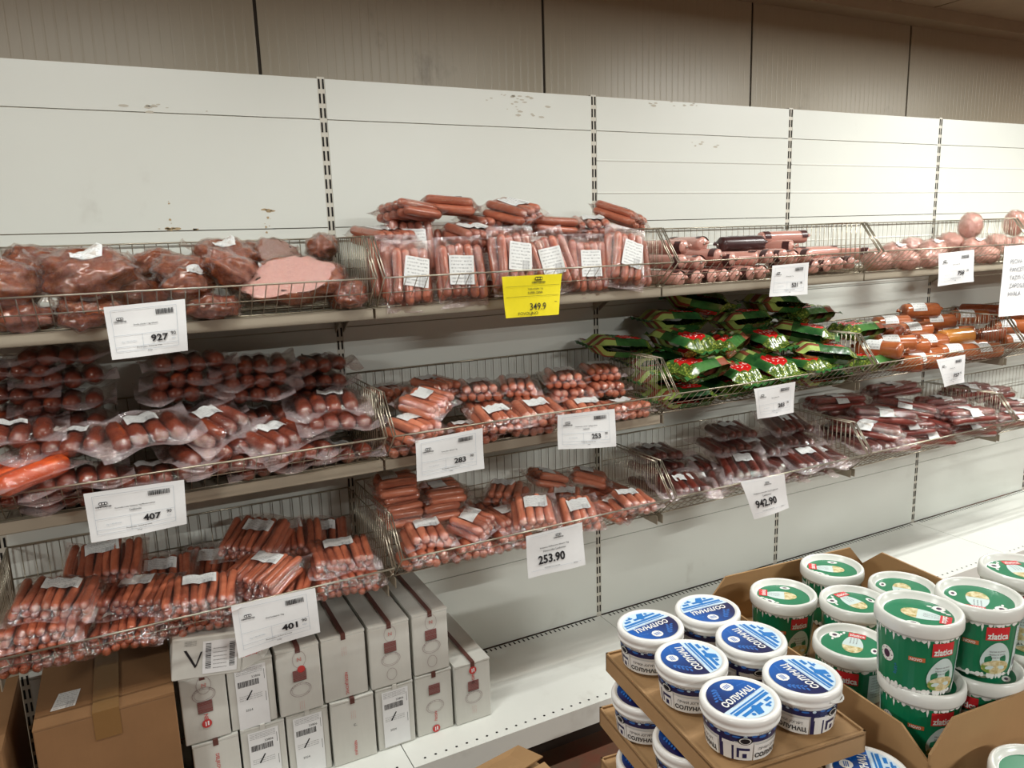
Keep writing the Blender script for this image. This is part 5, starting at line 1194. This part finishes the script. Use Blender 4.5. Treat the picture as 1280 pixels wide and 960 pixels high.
def z_meshes():
    H=.138; R0,R1=.0520,.0585; rf=lambda z:R0+(R1-R0)*z/.118
    tub=MB(); tub.lathe([(R0-.006,0),(R0,.004),(R1,.118)],44,0,capb=True); tub=tub.mesh('tub','plastic',True)
    lid=MB(); lid.lathe([(R1+.001,.112),(.0628,.1125),(.0640,.116),(.0640,.128),(.0628,.1355),(.0605,.138),(.0575,.138),(.0555,.135),(.0520,.126),(.0500,.1255),(0,.1255)],48,0); lid=lid.mesh('lid','pearl',True)
    p=MB(); z=.1261; R=.0495
    flat(p,circ(0,0,R,40),z,0)
    egg=[]
    for k in range(24):
        a=2*PI*k/24; egg.append((.006+.030*math.cos(a)*(1 if math.cos(a)>0 else 1.05),-.002+.0165*math.sin(a)*(1-.22*math.cos(a))))
    flat(p,egg,z+.0003,1)
    fd=[(x,y) for x,y in egg if x<.001]; flat(p,sorted(fd,key=lambda q:math.atan2(q[1]+.002,q[0]+.012)),z+.0006,2)
    for k in range(3): put_text(p,'Namaz sa sirom',.018,.003-k*.005,lambda x,y:(x,y,z+.0008),width=.022,height=.0022,mi=5,rot=0)
    flat(p,[(.030,-.020),(.046,-.020),(.046,.008),(.030,.008)],z+.0005,3); 
    put_text(p,'zlatica',.0375,-.006,lambda x,y:(x,y,z+.0009),width=.025,height=.0085,mi=4,rot=-PI/2,bold=.02)
    flat(p,circ(.026,.030,.0095),z+.0004,4); flat(p,circ(.026,.030,.0042,8),z+.0007,5)
    flat(p,circ(-.004,-.037,.010,14,.006),z+.0004,4); flat(p,circ(-.004,-.037,.0045,8,.0028),z+.0007,5)
    for k in range(5): flat(p,circ(.040-k*.007,.016+k*.004,.004,8,.0022),z+.0003,4)
    lp=p.mesh('lid_print',['green','egg','food','red','plastic','purple'])
    b=MB(); N=2*PI; curved(b,rf,0,N,.008,.108,0,.0006,n=44)
    rnd=random.Random(12)
    for k in range(46):     # white milk drips from the top, splashes at the foot
        a=N*k/46+rnd.uniform(-.05,.05); L=rnd.choice((.002,.003,.004,.005,.007,.013,.020)); wd=rnd.uniform(.025,.06)*(1.6 if L<.006 else .7)
        blob(b,rf,a,.108-L*.3,wd,L*.75,2,.0012,10,lambda q:(math.cos(q)*(.55 if math.sin(q)<0 else 1),math.sin(q)))
        if L>.015: blob(b,rf,a+.02,.108-L*1.2,.035,.0032,2,.0012,8)
        blob(b,rf,a+.1,.008,rnd.uniform(.03,.09),rnd.uniform(.002,.009),2,.0012,10)
    for s in range(2):
        a0=N*s/2
        curved(b,rf,a0+.1,a0+.72,.078,.104,1,.0016)
        T=lambda x,y,a0=a0:((rf(y)+.0022)*math.cos(a0+.41+x/rf(y)),(rf(y)+.0022)*math.sin(a0+.41+x/rf(y)),y)
        put_text(b,'zlatica',0,.087,T,width=.031,height=.013,mi=2,bold=.03)
        blob(b,rf,a0+.45,.042,.42,.032,3,.0015,26,lambda q:(math.cos(q)*(1-.25*math.sin(q)),math.sin(q)))
        blob(b,rf,a0+.45,.024,.40,.014,4,.0019,20)
        for k in range(3): put_text(b,'Namaz sa sirom',.002,.056-k*.006,T,width=.024,height=.003,mi=5)
        curved(b,rf,a0-.45,a0-.05,.066,.074,6,.0014); T2=lambda x,y,a0=a0:((rf(y)+.002)*math.cos(a0-.27+x/rf(y)),(rf(y)+.002)*math.sin(a0-.27+x/rf(y)),y)
        put_text(b,'NOVO',0,.070,T2,width=.016,height=.0055,mi=2,bold=.03)
        blob(b,rf,a0-1.05,.062,.21,.0145,2,.0014,20); blob(b,rf,a0-1.05,.062,.10,.008,5,.0019,10)
        for k in range(8): blob(b,rf,a0-1.05+.165*math.cos(k*PI/4),.062+.0115*math.sin(k*PI/4),.018,.0012,5,.0019,6)
        T3=lambda x,y,a0=a0:((rf(y)+.0016)*math.cos(a0-.78+x/rf(y)),(rf(y)+.0016)*math.sin(a0-.78+x/rf(y)),y)
        put_text(b,'e 0,8 kg',0,.040,T3,height=.006,mi=7,rot=-PI/2)
        curved(b,rf,a0+1.02,a0+1.65,.012,.100,3,.0012)
        for k in range(8): put_text(b,'sastojci mleko pavlaka so',0,.094-k*.006,lambda x,y,a0=a0:((rf(y)+.0018)*math.cos(a0+1.33+x/rf(y)),(rf(y)+.0018)*math.sin(a0+1.33+x/rf(y)),y),width=.026,height=.0026,mi=5)
        q=a0+1.1
        while q<a0+1.55:
            d=rnd.choice((.012,.02,.03)); curved(b,rf,q,q+d,.018,.036,5,.0018); q+=d+.015
    bp=b.mesh('wrap_print',['green','red','plastic','egg','food','purple','orangeink','leaf'])
    return [('tub',tub,[('wrap_print',bp)]),('lid',lid,[('lid_print',lp)])],H
SM,SH=s_meshes(); ZM,ZH=z_meshes(); ZS=1.06
for nm,me,subs in ZM:
    for m in [me]+[q for _,q in subs]: m.transform(Matrix.Diagonal((ZS,ZS,ZS*.875,1)))
ZH*=ZS*.875
for nm,me,subs in SM:
    for m in [me]+[q for _,q in subs]:
        if nm=='tub': m.transform(Matrix.Diagonal((1,1,.62,1)))
        else: m.transform(Matrix.Translation((0,0,.0535-.086*.72))@Matrix.Diagonal((1,1,.72,1)))
SH=.0535+.031*.72
def bucket(kind,x,y,ztop,rot,label,group,handle=False):
    parts,H=(SM,SH) if kind=='S' else (ZM,ZH)
    r=empty('yoghurt_bucket' if kind=='S' else 'spread_bucket',(x,y,ztop-H)); tag(r,label,'bucket',group)
    for nm,me,subs in parts:
        if nm=='handle' and not handle: continue
        o=link(nm,me,r); o.rotation_euler=(0,0,math.radians(rot[0] if nm!='tub' else rot[1]))
        for sn,sm in subs: link(sn,sm,o)
BUCKETS=[
('S', 0.188, -1.406, 1.037, (184, 135), 'blue-lidded bucket on the top tray, back left', 'yoghurt buckets with blue lids', False),
('S', 0.321, -1.412, 1.037, (175, 100), 'blue-lidded bucket on the top tray, back right', 'yoghurt buckets with blue lids', False),
('S', 0.315, -1.534, 1.037, (88, 200), 'blue-lidded bucket on the top tray, middle right', 'yoghurt buckets with blue lids', False),
('S', 0.179, -1.532, 1.037, (80, 143), 'blue-lidded bucket on the top tray, middle left', 'yoghurt buckets with blue lids', False),
('S', 0.299, -1.664, 1.037, (86, 118), 'blue-lidded bucket on the top tray, front right, handle down', 'yoghurt buckets with blue lids', True),
('S', 0.168, -1.66, 1.037, (13, 194), 'blue-lidded bucket on the top tray, front left', 'yoghurt buckets with blue lids', False),
('S', 0.159, -1.428, 0.92, (40, 140), 'blue-lidded bucket on the second tray, back left', 'yoghurt buckets with blue lids', False),
('S', 0.143, -1.573, 0.92, (40, 118), 'blue-lidded bucket on the second tray, middle left', 'yoghurt buckets with blue lids', False),
('S', 0.148, -1.458, 0.803, (40, 160), 'blue-lidded bucket on the third tray, back left', 'yoghurt buckets with blue lids', False),
('S', 0.333, -1.771, 0.92, (50, 120), 'blue-lidded bucket at the bottom edge, before the green buckets tray', 'yoghurt buckets with blue lids', False),
('Z', 0.549, -1.389, 1.005, (135, 233), 'green spread bucket, back left of its tray beside the blue lids', 'cheese spread buckets with green lids'),
('Z', 0.74, -1.351, 1.005, (135, 250), 'green spread bucket, farthest back in its tray', 'cheese spread buckets with green lids'),
('Z', 0.647, -1.486, 1.005, (85, 200), 'green spread bucket in the tray centre, red label corner up left', 'cheese spread buckets with green lids'),
('Z', 0.789, -1.493, 1.005, (-146, 220), 'green spread bucket at back right, just behind the raised ones', 'cheese spread buckets with green lids'),
('Z', 0.506, -1.594, 1.005, (34, 190), 'green spread bucket, front left, standing low beside the raised one', 'cheese spread buckets with green lids'),
('Z', 0.513, -1.728, 1.005, (20, 225), 'green spread bucket in the front corner carrying another on its lid', 'cheese spread buckets with green lids'),
('Z', 0.628, -1.758, 1.005, (20, 170), 'green spread bucket at front right carrying another on its lid', 'cheese spread buckets with green lids'),
('Z', 0.502, -1.722, 1.1285, (-60, 230), 'green spread bucket stacked on top, front corner, food picture to the left', 'cheese spread buckets with green lids'),
('Z', 0.635, -1.741, 1.1285, (-146, 218), 'green spread bucket stacked on top, front right', 'cheese spread buckets with green lids'),
('Z', 0.8, -1.716, 1.1285, (60, 190), 'green spread bucket stacked on top, cut by the right edge', 'cheese spread buckets with green lids'),
('Z', 0.767, -1.747, 1.005, (60, 190), 'green spread bucket under the stacked one at the right edge', 'cheese spread buckets with green lids'),
('Z', 0.535, -1.912, 0.935, (-30, 200), 'green spread bucket at the bottom right corner, before the tray', 'cheese spread buckets with green lids'),
('S', 0.5, -1.765, 0.866, (0, 100), 'white-rimmed bucket mostly hidden under the green buckets tray corner', 'yoghurt buckets with blue lids', False),
]
for t in BUCKETS: bucket(*t)
def tray(name,label,cx,cy,z,wx,wy,hrim,yaw,group=None,notch=False,drop=.045,mat='kraft'):
    r=empty(name,(cx,cy,z),(0,0,math.radians(yaw))); tag(r,label,'tray',group)
    a,b=wx/2,wy/2; t=.004
    mb=MB(); mb.box((-a,-b,-.004),(a,b,0)); mb.obj('tray_floor',mat,r)
    def wall(p0,p1,nm):
        hr=hrim
        p0,p1=Vector(p0),Vector(p1); d=(p1-p0).normalized(); n=Vector((-d.y,d.x,0))*t
        L=(p1-p0).length; prof=[(0,-drop),(0,hrim)]
        m=MB(); pts=[(0,hrim),(L,hrim)]
        if notch: pts=[(0,hrim*.55),(L*.10,hrim),(L*.9,hrim),(L,hrim*.55)]
        up=[p0+d*s+Vector((0,0,h)) for s,h in pts]; lo=[p0+d*s+Vector((0,0,-drop)) for s,_ in pts]; k=len(pts)
        A=up+lo; B=[q+n for q in A]
        fs=[]
        for i in range(k-1):
            fs += [(i,i+1,k+i+1,k+i),(2*k+i,3*k+i,3*k+i+1,2*k+i+1),(i,2*k+i,2*k+i+1,i+1),(k+i,k+i+1,3*k+i+1,3*k+i)]
        fs += [(0,k,3*k,2*k),(k-1,3*k-1,4*k-1,2*k-1)]
        m.add(A+B,fs); o=m.obj(nm,mat,r); return o
    wall((-a,-b,0),(a,-b,0),'tray_wall'); wall((a,-b,0),(a,b,0),'tray_wall'); wall((a,b,0),(-a,b,0),'tray_wall'); hrim*=.72 if notch else 1
    wall((-a,b,0),(-a,-b,0),'tray_wall')
    return r
TRAYS=[
('cardboard_tray', 'kraft cardboard tray, topmost, carrying six blue-lidded buckets', 0.246, -1.541, 0.957, 0.272, 0.375, 0.004, -6.6, 'kraft trays of yoghurt buckets', False, 0.034),
('cardboard_tray', 'kraft cardboard tray, second from top, under the blue-lidded buckets', 0.234, -1.535, 0.841, 0.272, 0.375, 0.004, -6.6, 'kraft trays of yoghurt buckets', False, 0.034),
('cardboard_tray', 'kraft cardboard tray, third from top, under the blue-lidded buckets', 0.238, -1.531, 0.725, 0.272, 0.375, 0.004, -6.6, 'kraft trays of yoghurt buckets', False, 0.034),
('deep_tray', 'deep kraft tray with notched corners holding green spread buckets', 0.676, -1.548, 0.875, 0.46, 0.57, 0.115, -5, None, True, 0.004),
]
for t in TRAYS: tray(*t)
# hidden support under the trays: closed kraft cartons down to the floor
for x,y,hx,hy,h,t in ((.255,-1.515,.135,.195,.688,'under the blue-lidded bucket trays'),(.69,-1.55,.20,.25,.787,'under the deep tray of green buckets'),(.345,-1.87,.055,.07,.842,'at the bottom edge under the lone blue-lidded bucket'),(.53,-1.93,.11,.07,.805,'at the bottom right under the lone green bucket')):
    r=empty('support_carton',(x,y,0)); tag(r,'closed kraft carton standing on the floor '+t,'box')
    mb=MB(); mb.box((-hx,-hy,0),(hx,hy,h)); mb.obj('carton_body','kraftdark',r)
    mb=MB(); mb.box((-.02,-hy-.0015,h-.2),(.02,hy+.0015,h+.0012)); mb.obj('tape','tape',r)

# ------------------------------------------------------------------ ceiling lamps (out of view above and behind the camera)
for i,(x,y,z,k) in enumerate(LAMPS):
    wh=['above the smoked meats','above the frankfurters','above the green bags','above the orange rolls','to the far left of the aisle','well behind the camera','behind the camera to the right'][i]
    r=empty('ceiling_light',(x,y,z)); tag(r,f'white linear ceiling lamp hanging {wh}','lamp','linear ceiling lamps')
    mb=MB(); mb.box((-.60,-.045,.006),(.60,.045,.05)); mb.obj('housing','lampbody',r)
    mb=MB(); mb.tube([(-.5,0,.05),(-.5,0,.14)],.003,5); mb.tube([(.5,0,.05),(.5,0,.14)],.003,5); mb.obj('hanger','lampbody',r)
    ld=bpy.data.lights.new('lamp_tube','AREA'); ld.shape='RECTANGLE'; ld.size=1.15; ld.size_y=.07; ld.energy=LAMP_W*k; ld.color=(1,1,.955)
    lo=bpy.data.objects.new('lamp_tube',ld); COL.objects.link(lo); lo.parent=r; lo.location=(0,0,.0)
